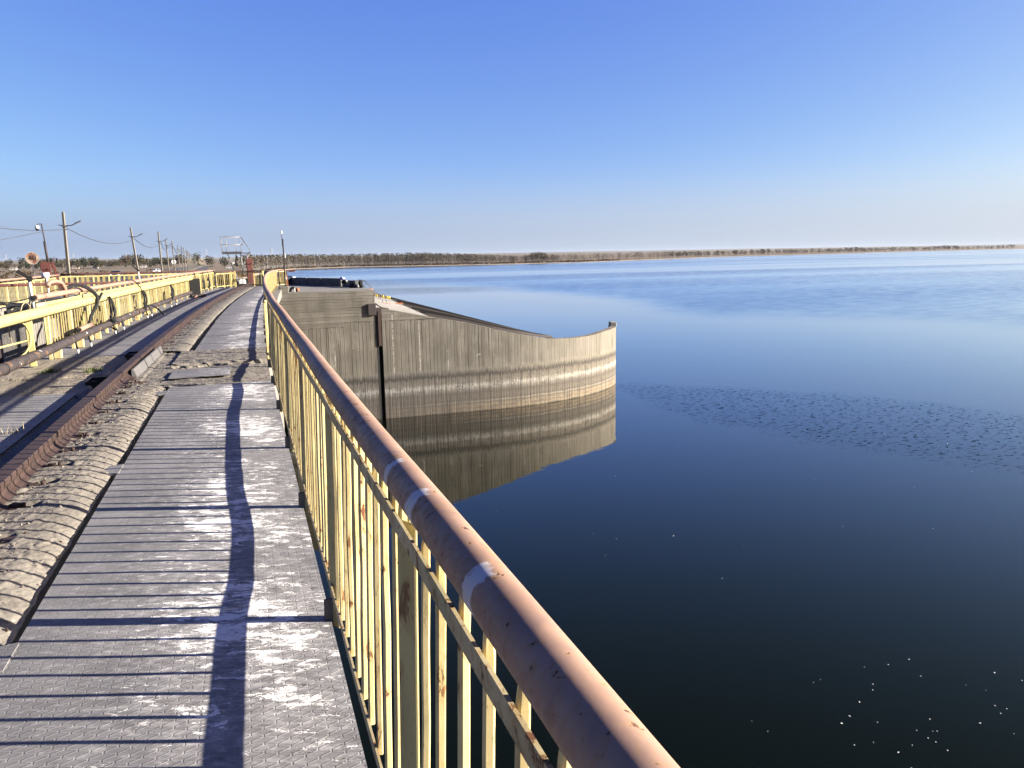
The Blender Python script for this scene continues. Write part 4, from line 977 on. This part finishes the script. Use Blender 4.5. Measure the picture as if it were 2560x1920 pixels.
for i, (p, s) in enumerate(zip(pl, S)):
    t_ = (pl[min(i+1,len(pl)-1)]-pl[max(0,i-1)]).normalized(); nrm = Vector((-t_.y, t_.x, 0)); zt = mb.v[i*k].z; a = i*k
    q = p+nrm*.45; mb.v += [Vector((p.x,p.y,zt)), Vector((q.x,q.y,zt+.01)), Vector((q.x,q.y,ZB))]
    for d in range(3): us[n0+i*3+d] = s
for i in range(len(pl)-1):
    b = n0+i*3; mb.face((b, b+3, b+4, b+1)); mb.face((b+1, b+4, b+5, b+2))
me_uv = {}
e_ = n0+(len(pl)-1)*3; mb.face((e_, e_+1, e_+2, (len(pl)-1)*k+nr)); 
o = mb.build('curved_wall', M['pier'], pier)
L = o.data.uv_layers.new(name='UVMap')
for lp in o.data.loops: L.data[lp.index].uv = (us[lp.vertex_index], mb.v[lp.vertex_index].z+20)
bd = (pl[-1]-pl[-4]).normalized(); bc = pl[-1]-bd*.42+Vector((-bd.y,bd.x,0))*.22
mb = MB(); mb.bbox((bc.x,bc.y,-3.49), (.85,.43,.33), .03, math.atan2(bd.y, bd.x)); mb.build('nose_block', M['conc_slab'], pier)
# platform body, ramp behind the curved wall
mb = MB(); mb.prism([(1.8,45.6),(7.07,45.6),(7.07,50.6),(6.7,52.4),(4.4,58.6),(3.2,61.6),(-4,63),(-4,54),(1.0,53.4),(1.8,50)], -14, -.212)
mb.build('platform', M['conc_plat'], pier)
def zback(x): return -1.11-.289*(x-9.3)
def ramp_pt(x, w): 
    zf = interp(TOP, x)-.015; xx = min(x, 18.45)
    y0 = 45.42 + interp([(7,0),(14.6,.03),(16.2,.20),(17.75,.54),(19.1,.97)], x); return Vector((x, y0+(52-y0)*w, zf+(zback(x)-zf)*w))
mb = MB()
def edge(w): return 10.50-1.4*w
mb.grid(lambda u, w: ramp_pt(7.07+(edge(w)-7.07)*u, w), 24, 12)
mb.build('ramp_slab', M['conc_slab'], pier)
mb = MB()
mb.grid(lambda u, w: ramp_pt(edge(w)+(18.9-edge(w))*u, w)+Vector((0,0,.01+.02*nz(u*20, w*9, 1))), 40, 12)
for x0, x1 in ((7.07,10),(10,14),(14,19)):
    mb.quad((x0,52,zback(x0)),(x0,52,-9.5),(x1,52,-9.5),(x1,52,zback(x1)))
mb.build('ramp_bed', M['ramp_gravel'], pier)
for i, w in enumerate((.10,.24,.42,.60,.78,.97)):
    mb = MB(); pts = [ramp_pt(edge(w)-.9*(w > .8)+(18.9-edge(w))*q/10, w)+Vector((0,0,.07)) for q in range(11)]
    mb.bar(pts, .07, .13); o = mb.build('ramp_rail', M['black' if i % 3 else 'box_brown'], pier)
mb = MB(); p = ramp_pt(9.35, .62); mb.bbox(p+Vector((0,0,.05)), (.5,.14,.08), .01); tag(mb.build('timber_block', M['rag']), 'small brown timber block lying on the pale sloping slab', 'timber')
gb = empty('gauge_box', (6.88,44.85,-1.3), 'dark brown steel box with a rusty gauge post below it, fixed to the pier face', 'steel box')
mb = MB(); mb.bbox((6.885,44.93,-1.315), (.45,.13,.65), .01); mb.box((7.28,44.98,-1.42), (.30,.05,.40)); mb.build('box', M['box_brown'], gb)
mb = MB(); mb.box((7.29,44.96,-2.45), (.17,.075,2.05)); mb.build('gauge_post', M['rust_dark'], gb)
mb = MB(); mb.tube([(7.10,44.98,-.98),(7.25,45.0,-1.1),(7.45,45.1,-1.22),(7.9,45.2,-1.33)], .045, 6); mb.build('chain', M['box_brown'], gb)
# parapet blocks of the platform
pa, pb = Vector((2.7,61.6,0)), Vector((6.25,52.5,0)); cuts = [0,.27,.475,.70,1.0]
for i, l in enumerate(('grey concrete parapet block behind the parked dark car', 'grey concrete parapet block, second from the car', 'grey concrete parapet block, third from the car', 'grey concrete parapet block nearest the blue and white bags')):
    a = pa+(pb-pa)*(cuts[i]+.006); b = pa+(pb-pa)*(cuts[i+1]-.006); d = (b-a).normalized(); n_ = Vector((d.y,-d.x,0))
    mb = MB(); c = (a+b)/2+Vector((0,0,.06)); mb.bbox(c, ((b-a).length, .4, .53+.01*(i % 2)), .03, math.atan2(d.y, d.x))
    tag(mb.build('parapet_block', M['conc_grey']), l, 'concrete block', 'parapet blocks on the pier')
mb = MB(); mb.bbox((6.55,51.2,.0), (.35,2.0,.44), .03, .3); tag(mb.build('parapet_block', M['conc_grey']), 'low concrete block under the dark bags at the pier corner', 'concrete block', 'parapet blocks on the pier')
def lump(name, label, c, s, mat, cat, seed, grp=None):
    mb = MB(); c = Vector(c)
    def f(u, w):
        th, ph = math.pi*u, 2*math.pi*w; d = Vector((math.sin(th)*math.cos(ph), math.sin(th)*math.sin(ph), math.cos(th)))
        r = 1+.35*noise.noise(d*1.7+Vector((seed,0,0)))+.15*noise.noise(d*4+Vector((0,seed,0)))
        return c+Vector((d.x*s[0]*r, d.y*s[1]*r, max(-s[2]*.8, d.z*s[2]*r)))
    mb.grid(f, 12, 20); return tag(mb.build(name, M[mat]), label, cat, grp)
lump('bag', 'blue and white bag at the top end of the concrete parapet', (5.95,50.6,.36), (.17,.15,.12), 'blue_bag', 'bag', 1)
lump('bag', 'dark blue bag slumped below the blue and white bag', (6.08,50.4,.16), (.20,.18,.16), 'dark_cloth', 'bag', 2)
lump('bag', 'small white plastic bag between dark bags on the pier corner', (6.14,50.2,.23), (.07,.07,.05), 'white_paint', 'bag', 3)
lump('bag', 'black coat or bag left of the bent grey handrail', (6.48,49.6,-.13), (.22,.2,.20), 'dark_cloth', 'bag', 4)
lump('bag', 'tall black heap under the bent grey handrail', (6.93,49.4,-.08), (.16,.2,.34), 'black', 'bag', 5)
lump('bag', 'low black bag right of the tall black heap', (7.15,49.2,-.40), (.22,.2,.13), 'black', 'bag', 6)
lump('bag', 'pale grey bag between the black bags', (6.70,49.2,-.10), (.09,.09,.14), 'galv', 'bag', 7)
mb = MB(); mb.bbox((7.45,48.9,-.34), (.3,.3,.17), .03); tag(mb.build('crate', M['pink_far']), 'small pinkish crate at the right end of the pier block', 'crate')
hr_ = empty('bent_handrail', (6.9,49,-.2), 'bent grey tube handrail arching down from the pier top onto the slope', 'handrail')
mb = MB()
for dy, dz in ((0,0),(.75,.01)):
    A = [(6.42,-.10),(6.60,.10),(6.80,.24),(6.96,.275),(7.12,.25),(7.38,.02),(7.76,-.44),(8.02,-.68),(8.10,-.95)]
    mb.tube([(x,49+dy,z+dz) for x, z in A], .016, 8)
mb.build('rail', M['lamp_grey'], hr_)
mb = MB()
for dy in (0,.75): mb.tube([(7.01,49+dy,.25),(7.03,49+dy,-.30)], .013, 6); mb.tube([(7.04,49+dy,-.05),(7.35,49+dy,-.34)], .014, 6)
mb.build('strut', M['lamp_grey'], hr_)
ld = empty('step_ladder_legs', (8.1,48,-1.4), 'two thin steel legs with a red bar standing on the pale slope below the handrail', 'steel frame')
mb = MB()
for x in (8.06,8.28): mb.tube([(x,48.2,-.92),(x+.07,48.2,-1.55)], .018, 6)
mb.build('leg', M['lamp_grey'], ld)
mb = MB(); mb.tube([(7.72,48.2,-1.08),(8.6,48.2,-1.24)], .016, 6); mb.build('red_bar', simple('red_paint', (.45,.06,.05), .6), ld)
fl = empty('float_line', (7.9,50,-.8), 'string of yellow and brown net floats along the top of the slope', 'floats')
for i in range(8):
    x = 7.88+.135*i; z = -.72-.031*i*1.0; mb = MB(); c = Vector((x,50,z))
    mb.tube([c+Vector((d,0,-.02*d)) for d in (-.055,-.04,.04,.055)], .1, 12, rs=[.05,.10,.10,.05]); mb.build('float', M['float_yellow' if i in (1,4,6,7) else 'float_dark'], fl)
mb = MB(); mb.tube([(8.9,50,-1.0),(9.6,51,-1.14),(10.4,51.6,-1.36)], .02, 6); mb.build('rope', M['black_cable'], fl)
mb = MB(); c = Vector((2.62,46.1,-.212))
for i in range(14): pass
mb.tube([c+Vector((.17*math.cos(a),0.0,.24*math.sin(a))) for a in frange(0, math.pi, .25)], .07, 10); tag(mb.build('half_tyre', M['black']), 'black half tyre standing on the platform beside an orange rag', 'tyre')
mb = MB(); mb.bbox((2.70,46.0,-.10), (.055,.05,.26), .01); tag(mb.build('white_peg', M['white_paint']), 'short white peg in front of the half tyre', 'peg')
lump('orange_rag', 'crumpled orange rag on the platform next to the half tyre', (2.86,46.1,-.09), (.10,.09,.10), 'rag', 'rag', 11)

# ------------------------------------------------------------------ cars
def car(name, label, p, rz, paint, s=1.0, grp=None):
    root = empty(name, p, label, 'car', grp, rz=rz); root.scale = (s,s,s)
    prof = [(-2.15,.35),(-2.2,.62),(-2.1,.88),(-1.75,.95),(-1.25,1.00),(-.65,1.42),(.35,1.45),(1.05,1.0),(1.75,.88),(2.12,.72),(2.2,.55),(2.15,.32)]
    def ring(y, inset): return [Vector((x, y, z)) for x, z in prof]
    mb = MB(); rings = []
    for y, k in ((-.86,.9),(-.80,1),(0,1.02),(.80,1),(.86,.9)):
        rings.append([Vector((x*(.985 if abs(y) > .8 else 1), (y*(1-.16*max(0,z-.9)/.5)), z*k if z > .5 else z)) for x, z in prof])
    mb.loft(rings, True, 0, False)
    b = mb.build('body', M[paint], root, world=True)
    mb = MB()
    for sy in (-1,1):
        y = sy*.80; mb.quad((-1.1,sy*.835,1.0),(-.62,sy*.765,1.36),(.28,sy*.765,1.38),(.85,sy*.835,1.0))
    mb.quad((1.02,-.7,1.03),(1.02,.7,1.03),(.42,.62,1.43),(.42,-.62,1.43)); mb.quad((-1.22,.7,1.04),(-1.22,-.7,1.04),(-.70,-.6,1.41),(-.70,.6,1.41))
    mb.build('window', M['glass_dark'], root, world=True)
    for x in (-1.35,1.35):
        for y in (-.80,.80):
            mb = MB(); mb.tube([(x,y-.09,.31),(x,y-.08,.31),(x,y+.08,.31),(x,y+.09,.31)], .31, 16, rs=[.27,.31,.31,.27]); w = mb.build('wheel', M['black'], root, world=True)
            mb = MB(); mb.tube([(x,y-.095,.31),(x,y+.095,.31)], .18, 12); mb.build('rim', M['galv'], w, world=True)
    for y in (-.62,.62):
        mb = MB(); mb.bbox((2.08,y,.70), (.34,.42,.20), .04, rz=-.3*(1 if y > 0 else -1)); mb.build('headlight', M['headlight'], root, world=True)
    mb = MB(); mb.bbox((2.17,0,.42), (.12,1.5,.16), .03); mb.build('bumper', M[paint], root, world=True)
    return root
car('parked_car', 'dark car with shiny headlights parked on the pier platform beyond the railing', (2.15,60.6,-.21), -.85, 'car_dark', .72)
yr = 210; car('white_car', 'tiny white car driving on the distant embankment road', (road_c(250)+1.2,250,road_z(250)+.02), R(-92), 'car_white', 1.0)
car('dark_car', 'tiny dark car on the embankment road left of the white one', (road_c(160)-1.2,160,road_z(160)+.02), R(-92), 'car_dark', 1.0)
mb = MB(); c = Vector((road_c(330)+3.2,330,road_z(330))); mb.tube([c, c+Vector((0,0,3.6))], .07, 6)
sg2 = empty('round_sign', c, 'tiny round white sign at the far end of the embankment road', 'road sign'); mb.build('post', M['lamp_grey'], sg2)
mb = MB(); mb.tube([c+Vector((0,-.1,3.6)), c+Vector((0,-.15,3.6))], .9, 16); mb.build('disc', M['white_paint'], sg2)

# ------------------------------------------------------------------ vegetation
def leaf_cloud(mb, c, rx, rz, n, size, mi=0, lobes=5, r=rnd):
    L_ = [(Vector((r.uniform(-.5,.5)*rx, r.uniform(-.5,.5)*rx, r.uniform(-.5,.55)*rz)), r.uniform(.45,.75)) for _ in range(lobes)]
    for i in range(n):
        o_, k_ = L_[r.randrange(lobes)]
        d = Vector((r.gauss(0,1), r.gauss(0,1), r.gauss(0,1))).normalized()*(r.random()**.45)
        p = c+o_+Vector((d.x*rx*k_, d.y*rx*k_, d.z*rz*k_)); s_ = size*r.uniform(.6,1.4)
        a = Vector((r.gauss(0,1), r.gauss(0,1), r.gauss(0,1))).normalized()*s_; b = a.cross(Vector((r.gauss(0,1), r.gauss(0,1), r.gauss(0,1)))).normalized()*s_*.8
        mb.quad(p-a, p-b, p+a*.9, p+b, mi)
def tree_proto(h, w, leaf, bark, n, conic=0.0, seed=0):
    r = random.Random(seed); tr = MB(); lean = r.uniform(-.04,.04)*h
    tr.tube([(0,0,-.5),(lean*.3,0,h*.3),(lean*.7,.02*h,h*.6),(lean,0,h*.92)], .1, 6, rs=[h*.022,h*.018,h*.012,h*.003])
    for i in range(7):
        z = h*r.uniform(.3,.75); a = r.uniform(0,6.28); l = w*r.uniform(.35,.6)
        tr.tube([(lean*.6,0,z),(lean*.6+math.cos(a)*l*.5,math.sin(a)*l*.5,z+l*.35),(lean*.6+math.cos(a)*l,math.sin(a)*l,z+l*.8)], .05, 5, rs=[h*.008,h*.005,h*.002])
    cr = MB()
    if conic:
        for k in range(5): leaf_cloud(cr, Vector((0,0,h*(.25+.16*k))), w*.5*(1-.17*k), h*.13, n//5, h*.048, 0, 3, r)
    else:
        leaf_cloud(cr, Vector((lean,0,h*.60)), w*.66, h*.44, n, h*.046, 0, 11, r)
    return tr, cr, leaf, bark
protos = {}
def plant_tree(key, p, s, label, cat='tree', grp=None, rz=0):
    tr, cr, leaf, bark = KINDS[key]
    root = empty(KN[key][0], p, label, cat, grp, rz=rz)
    if key not in protos:
        protos[key] = (tr.build('trunk', M[bark], root, world=True), cr.build('crown', M[leaf], root, world=True))
    else:
        for o in protos[key]: c = o.copy(); COL.objects.link(c); c.parent = root
    root.scale = (s,s,s*rnd.uniform(.9,1.1)); return root
KINDS = {'g1': tree_proto(14,11,'leaf_green','bark',420,0,1), 'g2': tree_proto(15,7,'leaf_green','bark',320,1,2), 'b1': tree_proto(14,12,'leaf_brown','bark',360,0,3),
 'o1': tree_proto(13,13,'leaf_olive','bark',420,0,4), 'o2': tree_proto(16,9,'leaf_olive','birch',300,0,5), 'b2': tree_proto(12,8,'leaf_brown','birch',200,0,6)}
KN = {'g1': ('round_tree','dark green rounded tree on the village skyline'), 'g2': ('conifer_tree','dark narrow conifer on the village skyline'), 'b1': ('autumn_tree','brown autumn tree on the village skyline'),
 'o1': ('olive_tree','wide olive-coloured tree on the village skyline'), 'o2': ('birch_tree','tall olive birch on the village skyline'), 'b2': ('bare_tree','thin brown half-bare tree on the village skyline')}
def land_at(x, y):
    az = math.atan2(x, y); r = math.hypot(x, y); left = az < sp[0][0]
    return land_z(az, max(20, r-shore_r(az)), r)
tr_ = random.Random(21)
az0, az1 = R(-16.5), R(-3.6)
i = 0
for row, (d, nrow) in enumerate(((1120, 40), (1270, 46), (1480, 46))):
    for q in range(nrow):
        az = az0+(az1-az0)*(q+tr_.uniform(-.4,.4))/nrow; r = d+tr_.uniform(-70,70)
        clump = noise.noise(Vector((az*40, row*3.1, 5)))
        if clump < -.42: continue
        key = tr_.choice(['g1','g1','g2','b1','o1','o1','b2','o2'])
        x, y = r*math.sin(az), r*math.cos(az)
        plant_tree(key, (x, y, land_at(x, y)-.3), tr_.uniform(.6,1.2)*(1+.3*clump), KN[key][1], 'tree', KN[key][1].replace(' on the village skyline','s along the village skyline'), tr_.uniform(0,6.28)); i += 1
for az, d, key, s, lab in ((-3.0,880,'o2',1.0,'olive tree group leader right behind the silver platform'),(-2.2,900,'o1',1.0,'broad olive tree seen between the silver platform and the red column'),(-1.2,930,'g1',.9,'dark tree just left of the tall red column'),(-.4,900,'g2',.9,'narrow dark tree just above the tall red column'),(.3,880,'o1',.8,'broad olive tree between the red column and the lake wood'),(.9,860,'b1',.8,'brown tree at the left tip of the lake wood')):
    x, y = d*math.sin(R(az)), d*math.cos(R(az)); plant_tree(key, (x, y, land_at(x, y)-.3), s, lab)
# scrub on the fields, too many to count
mb = MB(); r2 = random.Random(5)
for i in range(620):
    az = R(r2.uniform(-18, -1.5)); d = 1000*r2.random()**.75+150
    x, y = d*math.sin(az), d*math.cos(az)
    if x > road_c(min(y, 1000))-24 and x < road_c(min(y, 1000))+26 and y < 1000: continue
    if noise.noise(Vector((x*.012, y*.005, 9))) < .02: continue
    leaf_cloud(mb, Vector((x, y, land_at(x, y)+.7)), r2.uniform(1.2,3.4), r2.uniform(.8,1.8), 16, .55, 0, 3, r2)
for i in range(500):
    az = R(r2.uniform(-3.2, 27)); d = shore_r(az)+r2.uniform(14, 45); x, y = d*math.sin(az), d*math.cos(az)
    leaf_cloud(mb, Vector((x, y, land_at(x, y)+.6)), r2.uniform(1.5,4.5), r2.uniform(.7,1.9), 14, .65, 0, 3, r2)
tag(mb.build('scrub', M['leaf_brown']), 'brown scrub scattered over the dry fields and along the shore', 'scrub', None, 'stuff')
# the wood across the lake
mb = MB(); r3 = random.Random(9)
def wood_tree(x, y, h, w, n):
    z = land_at(x, y)-.2; c = Vector((x, y, z)); ln = r3.uniform(-.5,.5)
    u = Vector((y, -x, 0)).normalized()*max(.10, h*.011)
    a = len(mb.v); tpt = c+Vector((ln,0,h*.97)); mb.v += [c-u, c+u, tpt+u*.2, tpt-u*.2]; mb.face((a,a+1,a+2,a+3), 1 if r3.random() < .55 else 2)
    for i in range(n):
        k_ = r3.random()**.8; zz = h*(.30+.72*k_); rr = w*(1-.75*abs(k_-.45))*math.sqrt(r3.random()); th = r3.uniform(0,6.28)
        p = c+Vector((ln*k_+rr*math.cos(th), rr*math.sin(th), zz)); s_ = h*(.040 if x < 700 else .075)*r3.uniform(.6,1.5)
        a_ = Vector((r3.gauss(0,1), r3.gauss(0,1), r3.gauss(0,1.3))).normalized()*s_; b_ = a_.cross(Vector((r3.gauss(0,1), r3.gauss(0,1), r3.gauss(0,1)))).normalized()*s_*.7
        mb.quad(p-a_, p-b_, p+a_, p+b_, 0)
for i in range(2700):
    q = r3.random(); az = R(-.1+22.5*q) if i < 1700 else R(r3.uniform(20, 52))
    dg = math.degrees(az); k_ = max(0.0, min(1.0, (dg-13.0)/7.0))
    off = r3.uniform(26, 95) + (40*k_)
    if r3.random() < .25*k_: continue
    d = shore_r(az)+off; h = (13.4*r3.uniform(.82,1.10))*(1-.42*k_)*(1 if dg > 3 else .85+.05*dg)
    if dg > 20: h = (8.5+5.5*max(0, noise.noise(Vector((dg*.55,0,2)))))*r3.uniform(.7,1.1)*(1.0+.022*(dg-20))
    x, y = d*math.sin(az), d*math.cos(az); wood_tree(x, y, h, h*r3.uniform(.16,.26)*(1+.9*k_), 20 if dg < 20 else 22)
tag(mb.build('far_wood', [M['leaf_wood'], M['birch'], M['bark']]), 'autumn wood of pale thin trunks along the far lake shore', 'wood', None, 'stuff')
# houses of the village and pylons
hs = [(-13.6,1200,9,6,'white','pale white house among trees near the left edge'),(-10.2,1210,10,6,'pale','pinkish house with dark roof left of the leaning pole'),(-9.1,1190,8,5,'white','small white house right of the nearest concrete pole'),(-6.3,1180,9,6,'white','white house just right of the leaning pole'),(-3.9,1000,10,7,'pale','pinkish gabled house right behind the silver platform legs'),(-.9,900,8,5,'white','small pale house right of the tall red column'),(-12.0,700,5,4,'white','tiny white hut in the field beside the round sign')]
for az, d, w, h, mt, lab in hs:
    w *= .8; h *= .75; x, y = d*math.sin(R(az)), d*math.cos(R(az)); z = land_at(x, y)-.3; root = empty('house', (x,y,z), lab, 'house')
    mb = MB(); mb.box((x,y,z+h*.3), (w,w*.8,h*.6)); mb.build('wall', M['wall_'+mt], root)
    mb = MB(); a = [(x-w*.55,y-w*.45,z+h*.58),(x+w*.55,y-w*.45,z+h*.58),(x+w*.55,y+w*.45,z+h*.58),(x-w*.55,y+w*.45,z+h*.58),(x-w*.5,y,z+h*1.05),(x+w*.5,y,z+h*1.05)]
    n_ = len(mb.v); mb.v += [Vector(q) for q in a]
    for f in ((0,1,5,4),(2,3,4,5),(0,4,3),(1,2,5),(3,2,1,0)): mb.face(tuple(n_+i_ for i_ in f))
    mb.build('roof', M['roof'], root)
    for dx in (-.25,.25):
        mb = MB(); mb.box((x+w*dx,y-w*.41,z+h*.33), (w*.14,.1,h*.22)); mb.build('window', M['glass_dark'], root)
for az, d, h in ((-13.95,1900,27),(-10.3,2100,28),(-7.3,2000,27),(-4.1,1800,32),(-2.35,1700,30),(1.95,1500,30)):
    x, y = d*math.sin(R(az)), d*math.cos(R(az)); z = land_at(x, y); mb = MB()
    for sx in (-1,1): mb.tube([(x+sx*2.2,y,z),(x+sx*.5,y,z+h)], .28, 4)
    for k_ in (.72,.84,.96): mb.tube([(x-3.5,y,z+h*k_),(x+3.5,y,z+h*k_)], .22, 4)
    for k_ in range(6): mb.tube([(x-2.2+.28*k_,y,z+h*k_/6),(x+2.2-.28*(k_+1),y,z+h*(k_+1)/6)], .16, 4)
    tag(mb.build('pylon', M['pylon']), 'tiny grey lattice power pylon on the skyline', 'pylon', 'pylons on the skyline')
# white flecks drifting on the still water
mb = MB(); r4 = random.Random(3)
FL = [(15.2,12.4),(16,13.2),(14,11.3)]
def wpt(u, v): return (9.0+6.0*u, 8.8+4.6*v)
for i in range(62):
    if i < 42: x, y = wpt(r4.gauss(.55,.28), r4.gauss(.42,.26))
    else: x, y = r4.uniform(8, 34), r4.uniform(10, 32)
    s_ = r4.uniform(.006,.015)*(1.5 if i % 9 == 0 else 1); a = r4.uniform(0,3.14); l = s_*r4.uniform(1,1.9)
    mb.loft([[Vector((x,y,-7.846+zz))+Vector((math.cos(t_)*l*math.cos(a)*k_-math.sin(t_)*s_*math.sin(a)*k_, math.cos(t_)*l*math.sin(a)*k_+math.sin(t_)*s_*math.cos(a)*k_, 0)) for t_ in [q*math.pi/3 for q in range(6)]] for zz, k_ in ((0,1),(.006,.7))], True, 0, False)
tag(mb.build('floating_flecks', M['white_paint']), 'tiny white flecks floating on the dark water at lower right', 'flecks', None, 'stuff')

# ------------------------------------------------------------------ light, sky, air, camera
SUN_AZ, SUN_EL = 109.15, 17.8
w = bpy.data.worlds.new('World'); SC.world = w; w.use_nodes = True; nt = w.node_tree
sky = nt.nodes.new('ShaderNodeTexSky'); sky.sky_type = 'NISHITA'; sky.sun_disc = False
sky.sun_elevation = R(SUN_EL); sky.sun_rotation = R(SUN_AZ); sky.altitude = 100; sky.air_density = .6; sky.dust_density = 1.2; sky.ozone_density = 3
EXPO = 2.7
sp_ = nt.nodes.new('ShaderNodeSeparateColor'); cb_ = nt.nodes.new('ShaderNodeCombineColor'); nt.links.new(sky.outputs[0], sp_.inputs[0])
for i, (g, k) in enumerate(((1.10,6.47),(.94,4.23),(.31,1.57))):     # tone response of the sky, channel by channel
    a = nt.nodes.new('ShaderNodeMath'); a.operation = 'MULTIPLY'; a.inputs[1].default_value = .04; nt.links.new(sp_.outputs[i], a.inputs[0])
    b = nt.nodes.new('ShaderNodeMath'); b.operation = 'POWER'; b.inputs[1].default_value = g; nt.links.new(a.outputs[0], b.inputs[0])
    c = nt.nodes.new('ShaderNodeMath'); c.operation = 'MULTIPLY'; c.inputs[1].default_value = k/(.1*2**EXPO); nt.links.new(b.outputs[0], c.inputs[0])
    nt.links.new(c.outputs[0], cb_.inputs[i])
bg = nt.nodes['Background']; bg.inputs[1].default_value = .10; tc = nt.nodes.new('ShaderNodeTexCoord'); sx = nt.nodes.new('ShaderNodeSeparateXYZ'); nt.links.new(tc.outputs['Generated'], sx.inputs[0])
mr = nt.nodes.new('ShaderNodeMapRange'); mr.interpolation_type = 'SMOOTHERSTEP'; nt.links.new(sx.outputs[2], mr.inputs[0]); mr.inputs[1].default_value = -.01; mr.inputs[2].default_value = .13; mr.inputs[3].default_value = .95; mr.inputs[4].default_value = 0
dt = nt.nodes.new('ShaderNodeVectorMath'); dt.operation = 'DOT_PRODUCT'; nt.links.new(tc.outputs['Generated'], dt.inputs[0]); dt.inputs[1].default_value = (math.sin(R(SUN_AZ)), math.cos(R(SUN_AZ)), 0)
m2_ = nt.nodes.new('ShaderNodeMapRange'); nt.links.new(dt.outputs['Value'], m2_.inputs[0]); m2_.inputs[1].default_value = -.56; m2_.inputs[2].default_value = .54
hz = nt.nodes.new('ShaderNodeMix'); hz.data_type = 'RGBA'; nt.links.new(m2_.outputs[0], hz.inputs[0]); kk = 1/(.1*2**EXPO)
hz.inputs[6].default_value = (.36*kk,.46*kk,.65*kk,1); hz.inputs[7].default_value = (.63*kk,.70*kk,.79*kk,1)
hm = nt.nodes.new('ShaderNodeMix'); hm.data_type = 'RGBA'; nt.links.new(mr.outputs[0], hm.inputs[0]); nt.links.new(cb_.outputs[0], hm.inputs[6]); nt.links.new(hz.outputs[2], hm.inputs[7])
nt.links.new(hm.outputs[2], bg.inputs[0])
sd = Vector((math.sin(R(SUN_AZ))*math.cos(R(SUN_EL)), math.cos(R(SUN_AZ))*math.cos(R(SUN_EL)), math.sin(R(SUN_EL))))
sl = bpy.data.lights.new('sun', 'SUN'); sl.energy = 5.0; sl.angle = R(.53); sl.color = (1, .92, .80)
so = bpy.data.objects.new('sun', sl); so.rotation_euler = (-sd).to_track_quat('-Z', 'Y').to_euler(); COL.objects.link(so)

mb = MB(); mb.box((0,0,15), (18000,18000,70))       # thin autumn haze
hzm = bpy.data.materials.new('haze_air'); hzm.use_nodes = True; hn = hzm.node_tree; hn.nodes.remove(hn.nodes['Principled BSDF'])
pv = hn.nodes.new('ShaderNodeVolumePrincipled'); pv.inputs['Density'].default_value = 1.2e-5; pv.inputs['Color'].default_value = (.70,.78,.92,1); pv.inputs['Anisotropy'].default_value = 0
hn.links.new(pv.outputs[0], hn.nodes['Material Output'].inputs['Volume'])
tag(mb.build('haze', hzm), kind='stuff')

yaw, pit, rol = R(18.9), R(9.45), R(1.04)
f = Vector((math.sin(yaw)*math.cos(pit), math.cos(yaw)*math.cos(pit), -math.sin(pit)))
rt = Vector((math.cos(yaw), -math.sin(yaw), 0)); up = rt.cross(f)
rr, uu = rt*math.cos(rol)-up*math.sin(rol), up*math.cos(rol)+rt*math.sin(rol)
cd = bpy.data.cameras.new('camera'); cd.sensor_width = 36; cd.lens = 36*1923/2560; cd.clip_start = .05; cd.clip_end = 30000
co = bpy.data.objects.new('camera', cd); COL.objects.link(co)
mx = Matrix((rr, uu, -f)).transposed().to_4x4(); mx.translation = (0,0,1.6); co.matrix_world = mx
SC.camera = co
SC.view_settings.view_transform = 'Standard'; SC.view_settings.look = 'None'; SC.view_settings.exposure = EXPO; SC.view_settings.gamma = 1
SC.cycles.max_bounces = 6; SC.cycles.use_denoising = True
